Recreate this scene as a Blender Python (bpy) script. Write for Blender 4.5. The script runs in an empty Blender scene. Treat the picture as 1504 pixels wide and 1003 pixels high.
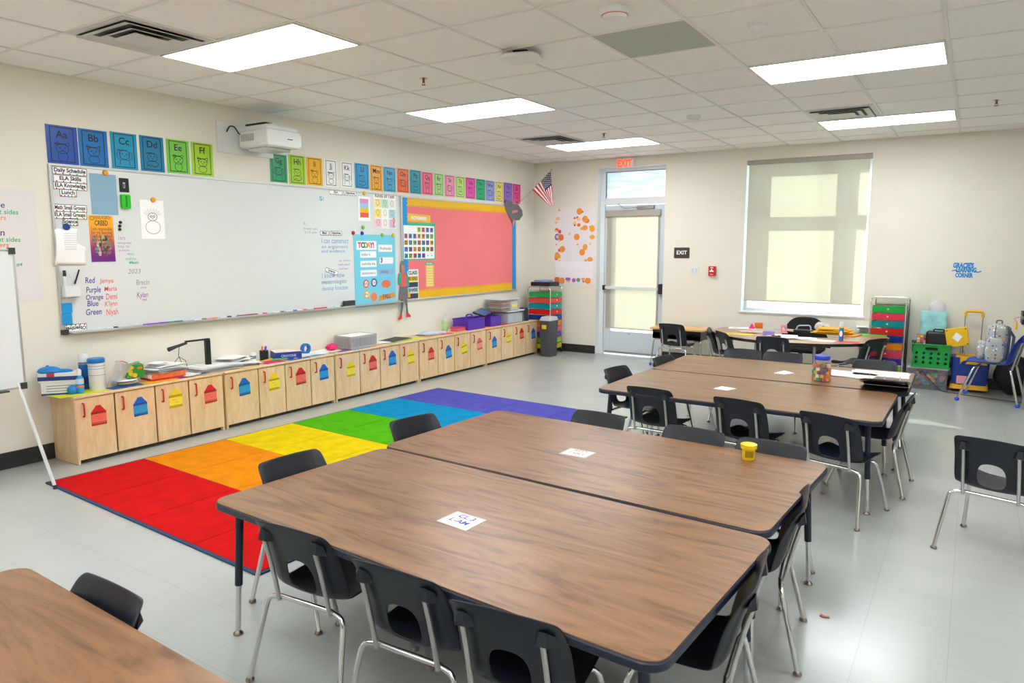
import bpy, bmesh, math, random
from mathutils import Matrix, Vector
random.seed(7)
PI = math.pi
C = bpy.context.scene.collection
S = bpy.context.scene

# ------------------------------------------------------------ camera, world, sun, exposure
CP = Vector((5.9373, -0.0756, 1.6422)); YAW, PITCH, ROLL, FPX = .5725, -.1326, .0006, 1046.295
_F = Vector((-math.sin(YAW)*math.cos(PITCH), math.cos(YAW)*math.cos(PITCH), math.sin(PITCH)))
_R = Vector((math.cos(YAW), math.sin(YAW), 0)); _U = _R.cross(_F)
_Rr = _R*math.cos(ROLL)+_U*math.sin(ROLL); _Uu = _U*math.cos(ROLL)-_R*math.sin(ROLL)
cam = bpy.data.cameras.new('camera'); co = bpy.data.objects.new('camera', cam); C.objects.link(co)
m = Matrix((_Rr, _Uu, -_F)).transposed().to_4x4(); m.translation = CP; co.matrix_world = m
cam.sensor_width = 36; cam.lens = 36*FPX/1504; cam.clip_end = 200; cam.clip_start = .05
cam.dof.use_dof = True; cam.dof.focus_distance = 5.2; cam.dof.aperture_fstop = 6.5
S.camera = co
S.view_settings.view_transform = 'Standard'; S.view_settings.look = 'None'
S.view_settings.exposure = 0.64; S.view_settings.gamma = 1; S.view_settings.use_curve_mapping = False
W = bpy.data.worlds.new('world'); S.world = W; W.use_nodes = True
W.node_tree.nodes['Background'].inputs[0].default_value = (.86, .92, 1, 1)
W.node_tree.nodes['Background'].inputs[1].default_value = 1.9
sun = bpy.data.lights.new('sun', 'SUN'); so = bpy.data.objects.new('sun', sun); C.objects.link(so)
sun.energy = 22.0; sun.angle = .006; sun.color = (1, .96, .91)
SUND = Vector((1.65, -1, -1.1)).normalized()
so.rotation_euler = SUND.to_track_quat('-Z', 'Y').to_euler()
YF, H = 9.773, 2.935
PANEL = 10.5

def ray(u, v): return _F+_Rr*((u-752)/FPX)-_Uu*((v-501.5)/FPX)
def FL(u, v, z=0):
    d = ray(u, v); return CP+d*((z-CP.z)/d.z)
def LW(u, v, x=0):
    d = ray(u, v); p = CP+d*((x-CP.x)/d.x); return p.y, p.z
def FW(u, v, y=YF):
    d = ray(u, v); p = CP+d*((y-CP.y)/d.y); return p.x, p.z

# ------------------------------------------------------------ materials
MC = {}
def lin(c): return tuple(((x/255)/12.92 if x/255 <= .04045 else ((x/255+.055)/1.055)**2.4) for x in c)
def mat(name, rgb, rough=.6, metal=0, emit=0, alpha=1, trans=0, noise=0, nscale=30, spec=.5, bump=0, coat=0, bscale=120):
    if name in MC: return MC[name]
    M = bpy.data.materials.new(name); M.use_nodes = True; nt = M.node_tree; b = nt.nodes['Principled BSDF']
    c = (*lin(rgb), 1)
    b.inputs['Base Color'].default_value = c; b.inputs['Roughness'].default_value = rough
    b.inputs['Metallic'].default_value = metal; b.inputs['Specular IOR Level'].default_value = spec
    b.inputs['Alpha'].default_value = alpha; b.inputs['Transmission Weight'].default_value = trans
    b.inputs['Coat Weight'].default_value = coat
    if emit: b.inputs['Emission Color'].default_value = c; b.inputs['Emission Strength'].default_value = emit
    tc = nt.nodes.new('ShaderNodeTexCoord')
    nz = nt.nodes.new('ShaderNodeTexNoise'); nz.inputs['Scale'].default_value = nscale; nz.inputs['Detail'].default_value = 4
    nt.links.new(tc.outputs['Object'], nz.inputs['Vector'])
    if noise:
        hs = nt.nodes.new('ShaderNodeMapRange'); hs.inputs[1].default_value = .3; hs.inputs[2].default_value = .7
        hs.inputs[3].default_value = 1-noise; hs.inputs[4].default_value = 1+noise
        nt.links.new(nz.outputs['Fac'], hs.inputs[0])
        hv = nt.nodes.new('ShaderNodeHueSaturation'); hv.inputs['Color'].default_value = c
        nt.links.new(hs.outputs[0], hv.inputs['Value']); nt.links.new(hv.outputs[0], b.inputs['Base Color'])
    if bump:
        n2 = nt.nodes.new('ShaderNodeTexNoise'); n2.inputs['Scale'].default_value = bscale; n2.inputs['Detail'].default_value = 3
        nt.links.new(tc.outputs['Object'], n2.inputs['Vector'])
        bp = nt.nodes.new('ShaderNodeBump'); bp.inputs['Strength'].default_value = bump; bp.inputs['Distance'].default_value = .01
        nt.links.new(n2.outputs['Fac'], bp.inputs['Height']); nt.links.new(bp.outputs[0], b.inputs['Normal'])
    MC[name] = M; return M
def nodes(M): return M.node_tree, M.node_tree.nodes['Principled BSDF']

def wood_mat(name, cols, scale=(1.2, 14, 1), rough=.33, dist=2.2, world=False, spec=.5, fine=.35):
    M = mat(name, (128, 128, 128), rough, spec=spec); nt, b = nodes(M); N = nt.nodes.new; L = nt.links.new
    tc = N('ShaderNodeTexCoord'); mp = N('ShaderNodeMapping'); mp.inputs['Scale'].default_value = scale
    oi = N('ShaderNodeObjectInfo')
    L(tc.outputs['Object'], mp.inputs['Vector']); 
    cb = N('ShaderNodeCombineXYZ'); mu = N('ShaderNodeMath'); mu.operation = 'MULTIPLY'; mu.inputs[1].default_value = 37
    L(oi.outputs['Random'], mu.inputs[0]); L(mu.outputs[0], cb.inputs[0]); L(mu.outputs[0], cb.inputs[2]); L(cb.outputs[0], mp.inputs['Location'])
    n1 = N('ShaderNodeTexNoise'); n1.inputs['Scale'].default_value = 1.3; n1.inputs['Detail'].default_value = 6; n1.inputs['Roughness'].default_value = .62; n1.inputs['Distortion'].default_value = dist
    L(mp.outputs[0], n1.inputs['Vector'])
    n2 = N('ShaderNodeTexNoise'); n2.inputs['Scale'].default_value = 9; n2.inputs['Detail'].default_value = 3
    L(mp.outputs[0], n2.inputs['Vector'])
    mx = N('ShaderNodeMix'); mx.inputs[0].default_value = fine; L(n1.outputs['Fac'], mx.inputs[2]); L(n2.outputs['Fac'], mx.inputs[3])
    cr = N('ShaderNodeValToRGB'); e = cr.color_ramp.elements
    e[0].position = .36; e[0].color = (*lin(cols[0]), 1); e[1].position = .66; e[1].color = (*lin(cols[2]), 1)
    x = e.new(.5); x.color = (*lin(cols[1]), 1)
    L(mx.outputs[0], cr.inputs[0]); L(cr.outputs[0], b.inputs['Base Color'])
    return M
WALNUT = wood_mat('walnut_laminate', ((98, 66, 43), (130, 92, 61), (146, 106, 73)), (.8, 5.5, 1), .32, 3.2, spec=.5, fine=.14)
OAK = wood_mat('oak_laminate', ((204, 150, 96), (222, 172, 118), (236, 192, 140)), (2, 12, 1), .4, .6)
BIRCH = wood_mat('birch_plywood', ((214, 180, 134), (226, 195, 152), (235, 208, 170)), (5, 5, 1.1), .42, 1.6)
CHROME = mat('chrome', (215, 215, 218), .13, 1)
STEEL = mat('brushed_steel', (165, 166, 168), .38, 1)
NAVYP = mat('navy_chair_plastic', (15, 20, 32), .4, noise=.08, nscale=8, bump=.05, bscale=500)
NAVYM = mat('navy_enamel', (15, 25, 45), .45)
BLACK = mat('black_plastic', (22, 22, 24), .45)
DARK = mat('dark_grey_plastic', (52, 54, 57), .5)
WHITE = mat('white_paper', (248, 248, 248), .7)
WPL = mat('white_plastic', (226, 228, 228), .4)
WPAINT = mat('white_painted_metal', (222, 226, 228), .4)
WALL = mat('cream_wall_paint', (231, 227, 213), .75, noise=.012, nscale=3, bump=.06, bscale=260)
INK = mat('black_ink', (28, 28, 32), .6)
BLUEINK = mat('blue_marker_ink', (62, 60, 150), .6); LBINK = mat('light_blue_marker_ink', (96, 140, 195), .6)
REDINK = mat('coral_marker_ink', (226, 104, 112), .6); GRNINK = mat('green_marker_ink', (70, 165, 110), .6)
PURINK = mat('purple_marker_ink', (160, 90, 185), .6); GREYINK = mat('faint_grey_marker_ink', (140, 140, 146), .6); TEALINK = mat('teal_marker_ink', (80, 180, 165), .6)
ORINK = mat('orange_marker_ink', (225, 130, 70), .6)
def col(r, g, b, rough=.55): return mat('colour_%02x%02x%02x' % (r, g, b), (r, g, b), rough)

# floor: speckled vinyl tiles with thin joints
FLOOR = mat('vinyl_floor', (206, 207, 203), .2, spec=.5); nt, b = nodes(FLOOR); N = nt.nodes.new; L = nt.links.new
tc = N('ShaderNodeTexCoord'); mp = N('ShaderNodeMapping'); mp.inputs['Location'].default_value = (.04, .1, 0); L(tc.outputs['Object'], mp.inputs[0])
br = N('ShaderNodeTexBrick'); br.offset = 0; br.inputs['Scale'].default_value = 1
for k, v in (('Brick Width', .316), ('Row Height', .316), ('Mortar Size', .0014), ('Mortar Smooth', .3), ('Bias', 0)): br.inputs[k].default_value = v
br.inputs['Color1'].default_value = (*lin((174, 177, 174)), 1); br.inputs['Color2'].default_value = (*lin((177, 180, 177)), 1); br.inputs['Mortar'].default_value = (*lin((161, 164, 161)), 1)
L(mp.outputs[0], br.inputs[0])
nz = N('ShaderNodeTexNoise'); nz.inputs['Scale'].default_value = 1.6; nz.inputs['Detail'].default_value = 8; nz.inputs['Roughness'].default_value = .7; L(tc.outputs['Object'], nz.inputs[0])
mr = N('ShaderNodeMapRange'); mr.inputs[3].default_value = .93; mr.inputs[4].default_value = 1.05; L(nz.outputs[0], mr.inputs[0])
hv = N('ShaderNodeHueSaturation'); L(br.outputs[0], hv.inputs['Color']); L(mr.outputs[0], hv.inputs['Value']); L(hv.outputs[0], b.inputs['Base Color'])
m2 = N('ShaderNodeMapRange'); m2.inputs[3].default_value = .12; m2.inputs[4].default_value = .28; L(nz.outputs[0], m2.inputs[0]); L(m2.outputs[0], b.inputs['Roughness'])
TILE = mat('ceiling_tile', (243, 242, 240), .9, noise=.04, nscale=60, bump=.25, bscale=300)
TBAR = mat('ceiling_t_bar', (226, 226, 222), .5)
RUGM = {}
for n, c in dict(red=(206, 18, 20), orange=(232, 140, 14), yellow=(228, 200, 10), green=(82, 176, 12), cyan=(8, 140, 190), violet=(86, 84, 176)).items():
    RUGM[n] = mat('rug_'+n, c, .95, noise=.1, nscale=9, bump=.5, bscale=900, spec=.1)
RUGN = mat('rug_navy_edge', (38, 62, 92), .9)
GLASS = mat('clear_glass', (255, 255, 255), .02, trans=1)
def thin(name, rgb, mixf=.12, rough=.05):
    M = bpy.data.materials.new(name); M.use_nodes = True; nt = M.node_tree; nt.nodes.clear(); N = nt.nodes.new
    o = N('ShaderNodeOutputMaterial'); t = N('ShaderNodeBsdfTransparent'); t.inputs[0].default_value = (*lin(rgb), 1)
    g = N('ShaderNodeBsdfPrincipled'); g.inputs['Base Color'].default_value = (*lin(rgb), 1); g.inputs['Roughness'].default_value = rough
    x = N('ShaderNodeMixShader'); x.inputs[0].default_value = mixf
    nt.links.new(t.outputs[0], x.inputs[1]); nt.links.new(g.outputs[0], x.inputs[2]); nt.links.new(x.outputs[0], o.inputs[0]); return M
PANE = thin('window_glass', (235, 245, 245), .06)
CLEAR = thin('clear_plastic', (244, 246, 247), .09, .1)
def fabric_translucent(name, rgb, tr=.5):
    M = bpy.data.materials.new(name); M.use_nodes = True; nt = M.node_tree; nt.nodes.clear(); N = nt.nodes.new
    o = N('ShaderNodeOutputMaterial'); d = N('ShaderNodeBsdfDiffuse'); d.inputs[0].default_value = (*lin(rgb), 1)
    t = N('ShaderNodeBsdfTranslucent'); t.inputs[0].default_value = (*lin(rgb), 1)
    x = N('ShaderNodeMixShader'); x.inputs[0].default_value = tr
    w = N('ShaderNodeTexWave'); w.inputs['Scale'].default_value = 90; tc = N('ShaderNodeTexCoord'); nt.links.new(tc.outputs['Object'], w.inputs[0])
    bp = N('ShaderNodeBump'); bp.inputs['Strength'].default_value = .05; nt.links.new(w.outputs[1], bp.inputs['Height']); nt.links.new(bp.outputs[0], d.inputs['Normal'])
    nt.links.new(d.outputs[0], x.inputs[1]); nt.links.new(t.outputs[0], x.inputs[2]); nt.links.new(x.outputs[0], o.inputs[0]); return M
SHADE = fabric_translucent('roller_shade_fabric', (216, 212, 200), .45)

# ------------------------------------------------------------ mesh helpers
class MB:
    def __init__(s): s.v = []; s.f = []; s.m = []; s.mi = 0; s.T = Matrix.Identity(4)
    def add(s, vs, fs):
        o = len(s.v); s.v += [tuple(s.T @ Vector(p)) for p in vs]
        for f in fs: s.f.append([i+o for i in f]); s.m.append(s.mi)
        return s
    def box(s, x0, x1, y0, y1, z0, z1):
        return s.add([(x0, y0, z0), (x1, y0, z0), (x1, y1, z0), (x0, y1, z0), (x0, y0, z1), (x1, y0, z1), (x1, y1, z1), (x0, y1, z1)],
                     [(3, 2, 1, 0), (4, 5, 6, 7), (0, 1, 5, 4), (1, 2, 6, 5), (2, 3, 7, 6), (3, 0, 4, 7)])
    def prism(s, pts, z0, z1):
        n = len(pts); a = sum(pts[i][0]*pts[(i+1) % n][1]-pts[(i+1) % n][0]*pts[i][1] for i in range(n))
        if a < 0: pts = pts[::-1]
        return s.add([(p[0], p[1], z0) for p in pts]+[(p[0], p[1], z1) for p in pts],
                     [tuple(range(n))[::-1], tuple(range(n, 2*n))]+[(i, (i+1) % n, (i+1) % n+n, i+n) for i in range(n)])
    def rbox(s, x0, x1, y0, y1, z0, z1, r=.01, n=3):
        pts = []
        for cx, cy, a in ((x1-r, y0+r, -90), (x1-r, y1-r, 0), (x0+r, y1-r, 90), (x0+r, y0+r, 180)):
            for k in range(n+1):
                t = math.radians(a+90*k/n); pts.append((cx+r*math.cos(t), cy+r*math.sin(t)))
        return s.prism(pts, z0, z1)
    def lathe(s, prof, c=(0, 0, 0), n=20, closed=True):
        vs = []; fs = []
        for r, z in prof:
            for k in range(n): t = 2*PI*k/n; vs.append((c[0]+r*math.cos(t), c[1]+r*math.sin(t), c[2]+z))
        for i in range(len(prof)-1):
            for k in range(n): fs.append((i*n+k, i*n+(k+1) % n, (i+1)*n+(k+1) % n, (i+1)*n+k))
        if closed: fs.append(tuple(range(n))[::-1]); fs.append(tuple(range((len(prof)-1)*n, len(prof)*n)))
        return s.add(vs, fs)
    def tube(s, pts, r, n=10, cap=True):
        pts = [Vector(p) for p in pts]; vs = []; fs = []; rr = r if isinstance(r, (list, tuple)) else [r]*len(pts)
        up = None
        for i, p in enumerate(pts):
            d = (pts[min(i+1, len(pts)-1)]-pts[max(i-1, 0)]).normalized()
            if up is None: up = d.orthogonal().normalized()
            up = (up-d*up.dot(d)).normalized(); w = d.cross(up)
            for k in range(n): t = 2*PI*k/n; vs.append(tuple(p+(up*math.cos(t)+w*math.sin(t))*rr[i]))
        for i in range(len(pts)-1):
            for k in range(n): fs.append((i*n+k, i*n+(k+1) % n, (i+1)*n+(k+1) % n, (i+1)*n+k))
        if cap: fs.append(tuple(range(n))[::-1]); fs.append(tuple(range((len(pts)-1)*n, len(pts)*n)))
        return s.add(vs, fs)
    def sph(s, c, r, n=12, sc=(1, 1, 1)):
        prof = [(max(r*math.cos(a), 1e-4), r*math.sin(a)) for a in [(-PI/2+PI*k/(n//2)) for k in range(n//2+1)]]
        o = s.T; s.T = s.T @ Matrix.Translation(c) @ Matrix.Diagonal((*sc, 1)); s.lathe(prof, n=n); s.T = o; return s
    def disc(s, cx, cy, z, rx, ry=None, n=20, t=.0006):
        ry = ry or rx; return s.prism([(cx+rx*math.cos(2*PI*k/n), cy+ry*math.sin(2*PI*k/n)) for k in range(n)], z, z+t)
    def ring(s, cx, cy, z, rx, ry=None, w=.004, n=20, a0=0, a1=360):
        ry = ry or rx; vs = []; fs = []; full = a1-a0 == 360; m_ = n if full else n+1
        for k in range(m_):
            t = math.radians(a0+(a1-a0)*k/n)
            for q in (-w/2, w/2): vs.append((cx+(rx+q)*math.cos(t), cy+(ry+q)*math.sin(t), z))
        for k in range(n): a = 2*k; b_ = 2*((k+1) % m_); fs.append((a, a+1, b_+1, b_))
        return s.add(vs, fs)
    def line(s, pts, w, z):
        for (x0, y0), (x1, y1) in zip(pts, pts[1:]):
            d = Vector((x1-x0, y1-y0)); l = d.length or 1; n_ = Vector((-d.y, d.x))/l*w/2; e = d/l*w*.3
            s.add([(x0-n_.x-e.x, y0-n_.y-e.y, z), (x1-n_.x+e.x, y1-n_.y+e.y, z), (x1+n_.x+e.x, y1+n_.y+e.y, z), (x0+n_.x-e.x, y0+n_.y-e.y, z)], [(0, 1, 2, 3)])
        return s
    def frame(s, x0, x1, y0, y1, w, z):
        return s.line([(x0, y0), (x1, y0)], w, z).line([(x1, y0), (x1, y1)], w, z).line([(x1, y1), (x0, y1)], w, z).line([(x0, y1), (x0, y0)], w, z)
    def sheet(s, fn, nu, nv):
        vs = [tuple(fn(i/nu, j/nv)) for j in range(nv+1) for i in range(nu+1)]
        return s.add(vs, [(j*(nu+1)+i, j*(nu+1)+i+1, (j+1)*(nu+1)+i+1, (j+1)*(nu+1)+i) for j in range(nv) for i in range(nu)])
    def text(s, st, x, y, z, size, bold=0, shear=0, align='LEFT', fit=None, rot=0, sx=1):
        vs, fs, w, h = tgeo(st, bold, shear)
        k = size; kx = size*sx
        if fit and w*kx > fit: kx = fit/w
        ox = {'LEFT': 0, 'CENTER': -w*kx/2, 'RIGHT': -w*kx}[align]; c_, s_ = math.cos(rot), math.sin(rot)
        P = [(ox+a*kx, b_*k) for a, b_ in vs]
        return s.add([(x+a*c_-b_*s_, y+a*s_+b_*c_, z) for a, b_ in P], fs)
    def build(s, name, mats, parent=None, M=None, smooth=True, bevel=0, ang=40):
        me = bpy.data.meshes.new(name); me.from_pydata(s.v, [], s.f)
        for m_ in (mats if isinstance(mats, (list, tuple)) else [mats]): me.materials.append(m_)
        me.polygons.foreach_set('material_index', s.m)
        if smooth:
            me.polygons.foreach_set('use_smooth', [True]*len(me.polygons)); me.update()
            try: me.set_sharp_from_angle(angle=math.radians(ang))
            except Exception: pass
        o = bpy.data.objects.new(name, me); C.objects.link(o)
        if parent: o.parent = parent
        if M is not None: o.matrix_local = M
        if bevel:
            b_ = o.modifiers.new('bevel', 'BEVEL'); b_.width = bevel; b_.segments = 2; b_.limit_method = 'ANGLE'; b_.angle_limit = math.radians(50)
        return o
_tg = {}
def tgeo(st, bold, shear):
    k = (st, bold, shear)
    if k in _tg: return _tg[k]
    cu = bpy.data.curves.new('t', 'FONT'); cu.body = st; cu.size = 1; cu.offset = bold; cu.shear = shear; cu.resolution_u = 3
    o = bpy.data.objects.new('t', cu); C.objects.link(o); dg = bpy.context.evaluated_depsgraph_get(); dg.update()
    me = bpy.data.meshes.new_from_object(o.evaluated_get(dg)); vs = [(v.co.x, v.co.y) for v in me.vertices]; fs = [tuple(p.vertices) for p in me.polygons]
    bpy.data.objects.remove(o); bpy.data.curves.remove(cu); bpy.data.meshes.remove(me)
    w = max([v[0] for v in vs] or [.1]); h = max([v[1] for v in vs] or [.1])
    _tg[k] = (vs, fs, w, h); return _tg[k]
def mk(): return MB()
def tag(o, label=None, cat=None, group=None, kind=None):
    if label: o['label'] = label
    if cat: o['category'] = cat
    if group: o['group'] = group
    if kind: o['kind'] = kind
    return o
def thing(name, label, cat, M=None, group=None):
    o = bpy.data.objects.new(name, None); C.objects.link(o); o.empty_display_size = .05
    if M is not None: o.matrix_world = M if isinstance(M, Matrix) else Matrix.Translation(M)
    return tag(o, label, cat, group)
def TR(x, y, z, rz=0, rx=0, ry=0): return Matrix.Translation((x, y, z)) @ Matrix.Rotation(rz, 4, 'Z') @ Matrix.Rotation(ry, 4, 'Y') @ Matrix.Rotation(rx, 4, 'X')
def LM(y, z, off=0, rot=0): # frame on the whiteboard wall: local x along the wall, y up, z into the room
    return Matrix(((0, 0, 1, off), (1, 0, 0, y), (0, 1, 0, z), (0, 0, 0, 1))) @ Matrix.Rotation(rot, 4, 'Z')
def FM(x, z, off=0, rot=0): # frame on the far wall
    return Matrix(((1, 0, 0, x), (0, 0, -1, YF-off), (0, 1, 0, z), (0, 0, 0, 1))) @ Matrix.Rotation(rot, 4, 'Z')
def struct(o): o['kind'] = 'structure'; return o
def dup(root, M, label, group=None):
    r = root.copy(); C.objects.link(r); r.matrix_world = M if isinstance(M, Matrix) else Matrix.Translation(M); r['label'] = label
    if group: r['group'] = group
    for ch in list(root.children):
        c = ch.copy(); C.objects.link(c); c.parent = r
        for g in ch.children:
            d = g.copy(); C.objects.link(d); d.parent = c
    return r
def onwall(side, name, label, cat, u0, v0, u1, v1, m_, off=.002, th=.0015, group=None, rot=0):
    """a sheet taped flat to a wall; returns object, width, height; local origin at its lower left corner, front face at z = th"""
    a, zt = (LW(u0, v0, off) if side == 'L' else FW(u0, v0, YF-off)); b_, zb = (LW(u1, v1, off) if side == 'L' else FW(u1, v1, YF-off))
    w, h = b_-a, zt-zb; M = (LM if side == 'L' else FM)(a, zb, off, rot)
    o = mk().box(0, w, 0, h, 0, th).build(name, m_, M=M, smooth=False); tag(o, label, cat, group); return o, w, h
TH = .0015; E1 = TH+.0006; E2 = TH+.0012; E3 = TH+.0018

# ------------------------------------------------------------ room shell
XR, YB = 8.7, -2.6
struct(mk().box(-.3, XR+.3, YB-.3, YF+.4, -.1, 0).build('floor', FLOOR, smooth=False))
struct(mk().box(-.15, 0, YB-.15, YF+.15, 0, H+.1).build('wall_left', WALL, smooth=False))
struct(mk().box(XR, XR+.15, YB-.15, YF+.15, 0, H+.1).build('wall_right', WALL, smooth=False))
struct(mk().box(0, XR, YB-.15, YB, 0, H+.1).build('wall_back', WALL, smooth=False))
DX0, DX1, DZ = 1.115, 2.185, 2.80
WX0, WX1, WZ0, WZ1 = 3.30, 4.82, .762, 2.781
f = mk(); T = .2
for a in ((0, DX0, 0, H+.1), (DX0, DX1, DZ, H+.1), (DX1, WX0, 0, H+.1), (WX0, WX1, 0, WZ0), (WX0, WX1, WZ1, H+.1), (WX1, XR, 0, H+.1)):
    f.box(a[0], a[1], YF, YF+T, a[2], a[3])
struct(f.build('wall_far', WALL, smooth=False))
GX = [-.1, .5, 1.17, 1.82, 2.53, 3.205, 3.84, 4.45, 5.07, 5.70, 6.34, 6.98, 7.62, 8.26, XR]
GY = [YB, -2.2, -1.56, -.92, -.28, .36, 1.0, 1.64, 2.27, 2.87, 3.44, 4.06, 4.69, 5.35, 6.02, 6.68, 7.37, 8.05, 8.70, 9.35, YF]
LIGHTS = [(1.17, 2.53, 9, 0), (1.17, 2.53, 13, 0), (1.17, 2.53, 17, 0), (4.45, 5.70, 13, 0), (4.45, 5.70, 17, 0),
          (1.17, 2.53, 5, 0), (4.45, 5.70, 9, 0), (4.45, 5.70, 5, 0), (1.82, 3.205, 1, 0), (4.45, 5.70, 1, 0), (7.0, 8.2, 9, 0), (7.0, 8.2, 5, 0)]
VENTS = [(1.17, 1.82, 8), (1.17, 1.82, 16), (4.45, 5.07, 16)]
ceil = struct(mk().box(-.1, XR+.1, YB-.1, YF+.1, H, H+.1).build('ceiling', TILE, smooth=False))
g = mk()
for x in GX[1:-1]: g.box(x-.011, x+.011, YB, YF, H-.006, H)
for y in GY[1:-1]: g.box(0, XR, y-.009, y+.009, H-.0055, H)
g.box(0, .02, YB, YF, H-.006, H); g.box(0, XR, YF-.02, YF, H-.006, H)
g.build('ceiling_grid', TBAR, ceil, smooth=False)
GTILE = mat('green_grey_ceiling_tile', (176, 184, 174), .6)
mk().box(3.853, 4.438, 4.07, 4.68, H-.004, H).build('access_tile', GTILE, ceil, smooth=False)['label'] = 'smooth green-grey ceiling tile'
BASE = mat('black_rubber_base', (40, 41, 42), .4)
def bboard(n, *a): struct(mk().box(*a).build(n, BASE, bevel=.003))
bboard('baseboard_left', 0, .012, YB, YF, 0, .125); bboard('baseboard_far', .012, DX0, YF-.012, YF, 0, .125)
bboard('baseboard_far', DX1, XR, YF-.012, YF, 0, .125); bboard('baseboard_right', XR-.012, XR, YB, YF-.012, 0, .125)
LCOLS = mat('lit_diffuser', (249, 253, 255), .5, emit=PANEL)
P_ = ['nearest the camera on the whiteboard side', 'in the middle of the whiteboard side', 'farthest on the whiteboard side, close to the exit sign',
      'nearer one of the two on the window side', 'farther one of the two, in front of the window']
for i, (x0, x1, j, _) in enumerate(LIGHTS):
    y0, y1 = GY[j], GY[j+1]
    t = thing('ceiling_light', 'lit rectangular ceiling light panel, '+(P_[i] if i < 5 else 'behind the camera over the rear of the room'), 'ceiling light', TR((x0+x1)/2, (y0+y1)/2, H-.012), 'ceiling light panels' if i < 5 else 'ceiling light panels behind the camera')
    w, d = (x1-x0)/2-.013, (y1-y0)/2-.011
    mk().box(-w, w, -d, -d+.012, 0, .011).box(-w, w, d-.012, d, 0, .011).box(-w, -w+.012, -d+.012, d-.012, 0, .011).box(w-.012, w, -d+.012, d-.012, 0, .011).build('light_frame', TBAR, t, smooth=False)
    mk().box(-w+.012, w-.012, -d+.012, d-.012, .003, .011).build('diffuser', LCOLS, t, smooth=False)
VB = mat('vent_metal', (200, 202, 200), .35, .0); VD = mat('vent_shade_grey', (96, 102, 102), .6)
for i, (x0, x1, j) in enumerate(VENTS):
    y0, y1 = GY[j], GY[j+1]; cx, cy = (x0+x1)/2, (y0+y1)/2; w, d = (x1-x0)/2-.012, (y1-y0)/2-.011
    t = thing('air_vent', ['square ceiling air diffuser beside the nearest light panel', 'square ceiling air diffuser beside the far light panel by the exit', 'square ceiling air diffuser beside the far window-side light'][i], 'air vent', TR(cx, cy, H-.03), 'ceiling air diffusers')
    def ringsq(k, a, za, b2, zb):
        vs = [(-w*a, -d*a, za), (w*a, -d*a, za), (w*a, d*a, za), (-w*a, d*a, za), (-w*b2, -d*b2, zb), (w*b2, -d*b2, zb), (w*b2, d*b2, zb), (-w*b2, d*b2, zb)]
        return k.add(vs, [(0, 1, 5, 4), (1, 2, 6, 5), (2, 3, 7, 6), (3, 0, 4, 7)])
    k = mk(); ringsq(k, 1, .022, .88, .018); ringsq(k, 1, .029, 1, .022); k.build('vent_frame', VB, t, smooth=False)
    mk().box(-w*.9, w*.9, -d*.9, d*.9, .024, .028).build('vent_shade_plate', VD, t, smooth=False)  # flat grey plate under the solid ceiling, its colour stands for the duct's shade
    for a, b2, za, zb_ in ((.88, .66, .004, .022), (.62, .44, .002, .020)): k = mk(); ringsq(k, a, za, b2, zb_); ringsq(k, a, za+.002, a-.02, za); k.build('vent_louvre', VB, t, smooth=False)
    mk().box(-w*.38, w*.38, -d*.38, d*.38, .002, .006).build('vent_core', VB, t, smooth=False)

# ------------------------------------------------------------ ceiling devices
def ceil_dev(name, label, cat, x, y, parts, group=None):
    t = thing(name, label, cat, TR(x, y, H), group)
    for n, prof, m_ in parts: mk().lathe(prof, n=28).build(n, m_, t)
    return t
a = FL(903, 14, H); ceil_dev('smoke_detector', 'white round smoke detector with a red ring nearest the camera', 'smoke detector', a.x, a.y,
    [('base', [(.085, -.03), (.09, -.02), (.09, 0)], WPL), ('sensor_cap', [(.045, -.055), (.062, -.048), (.07, -.031)], WPL), ('indicator_ring', [(.071, -.034), (.073, -.030)], col(214, 120, 110))])
a = FL(1113, 36, H); ceil_dev('occupancy_sensor', 'small white domed ceiling sensor between grid bars, right of the round detector', 'sensor', a.x, a.y,
    [('base', [(.05, -.012), (.06, -.006), (.06, 0)], WPL), ('lens', [(.012, -.045), (.03, -.036), (.045, -.013)], WPL)])
a = FL(1019, 170, H); ceil_dev('smoke_detector', 'small white ceiling detector farther back, above the exit door', 'smoke detector', a.x, a.y,
    [('base', [(.06, -.03), (.065, -.02), (.065, 0)], WPL), ('sensor_cap', [(.035, -.055), (.05, -.045), (.05, -.031)], WPL)])
t = thing('wireless_access_point', 'white rounded square wireless access point on a ceiling bar', 'access point', TR(*FL(766, 76, H).xy, H, .3))
mk().rbox(-.05, .05, -.05, .05, -.03, 0, .01).build('mount', DARK, t)
mk().rbox(-.13, .13, -.13, .13, -.055, -.03, .06, 6).build('body', WPL, t, bevel=.012)
for i, (u, v, lb) in enumerate(((622, 115, 'dark pendent fire sprinkler nearest the camera'), (887, 196, 'small fire sprinkler beside the far vent'), (1464, 147, 'fire sprinkler on the ceiling at the right edge'))):
    a = FL(u, v, H); t = thing('fire_sprinkler', lb, 'sprinkler', TR(a.x, a.y, H), 'fire sprinklers')
    mk().lathe([(.032, -.004), (.034, 0)], n=18).build('escutcheon', CHROME, t)
    mk().lathe([(.008, -.035), (.01, -.004)], n=10).lathe([(.016, -.052), (.016, -.049)], n=10).tube([(-.01, 0, -.03), (-.012, 0, -.045), (0, 0, -.05)], .002, 6).tube([(.01, 0, -.03), (.012, 0, -.045), (0, 0, -.05)], .002, 6).build('nozzle', mat('bronze', (120, 96, 84), .35, .9), t)
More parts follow.
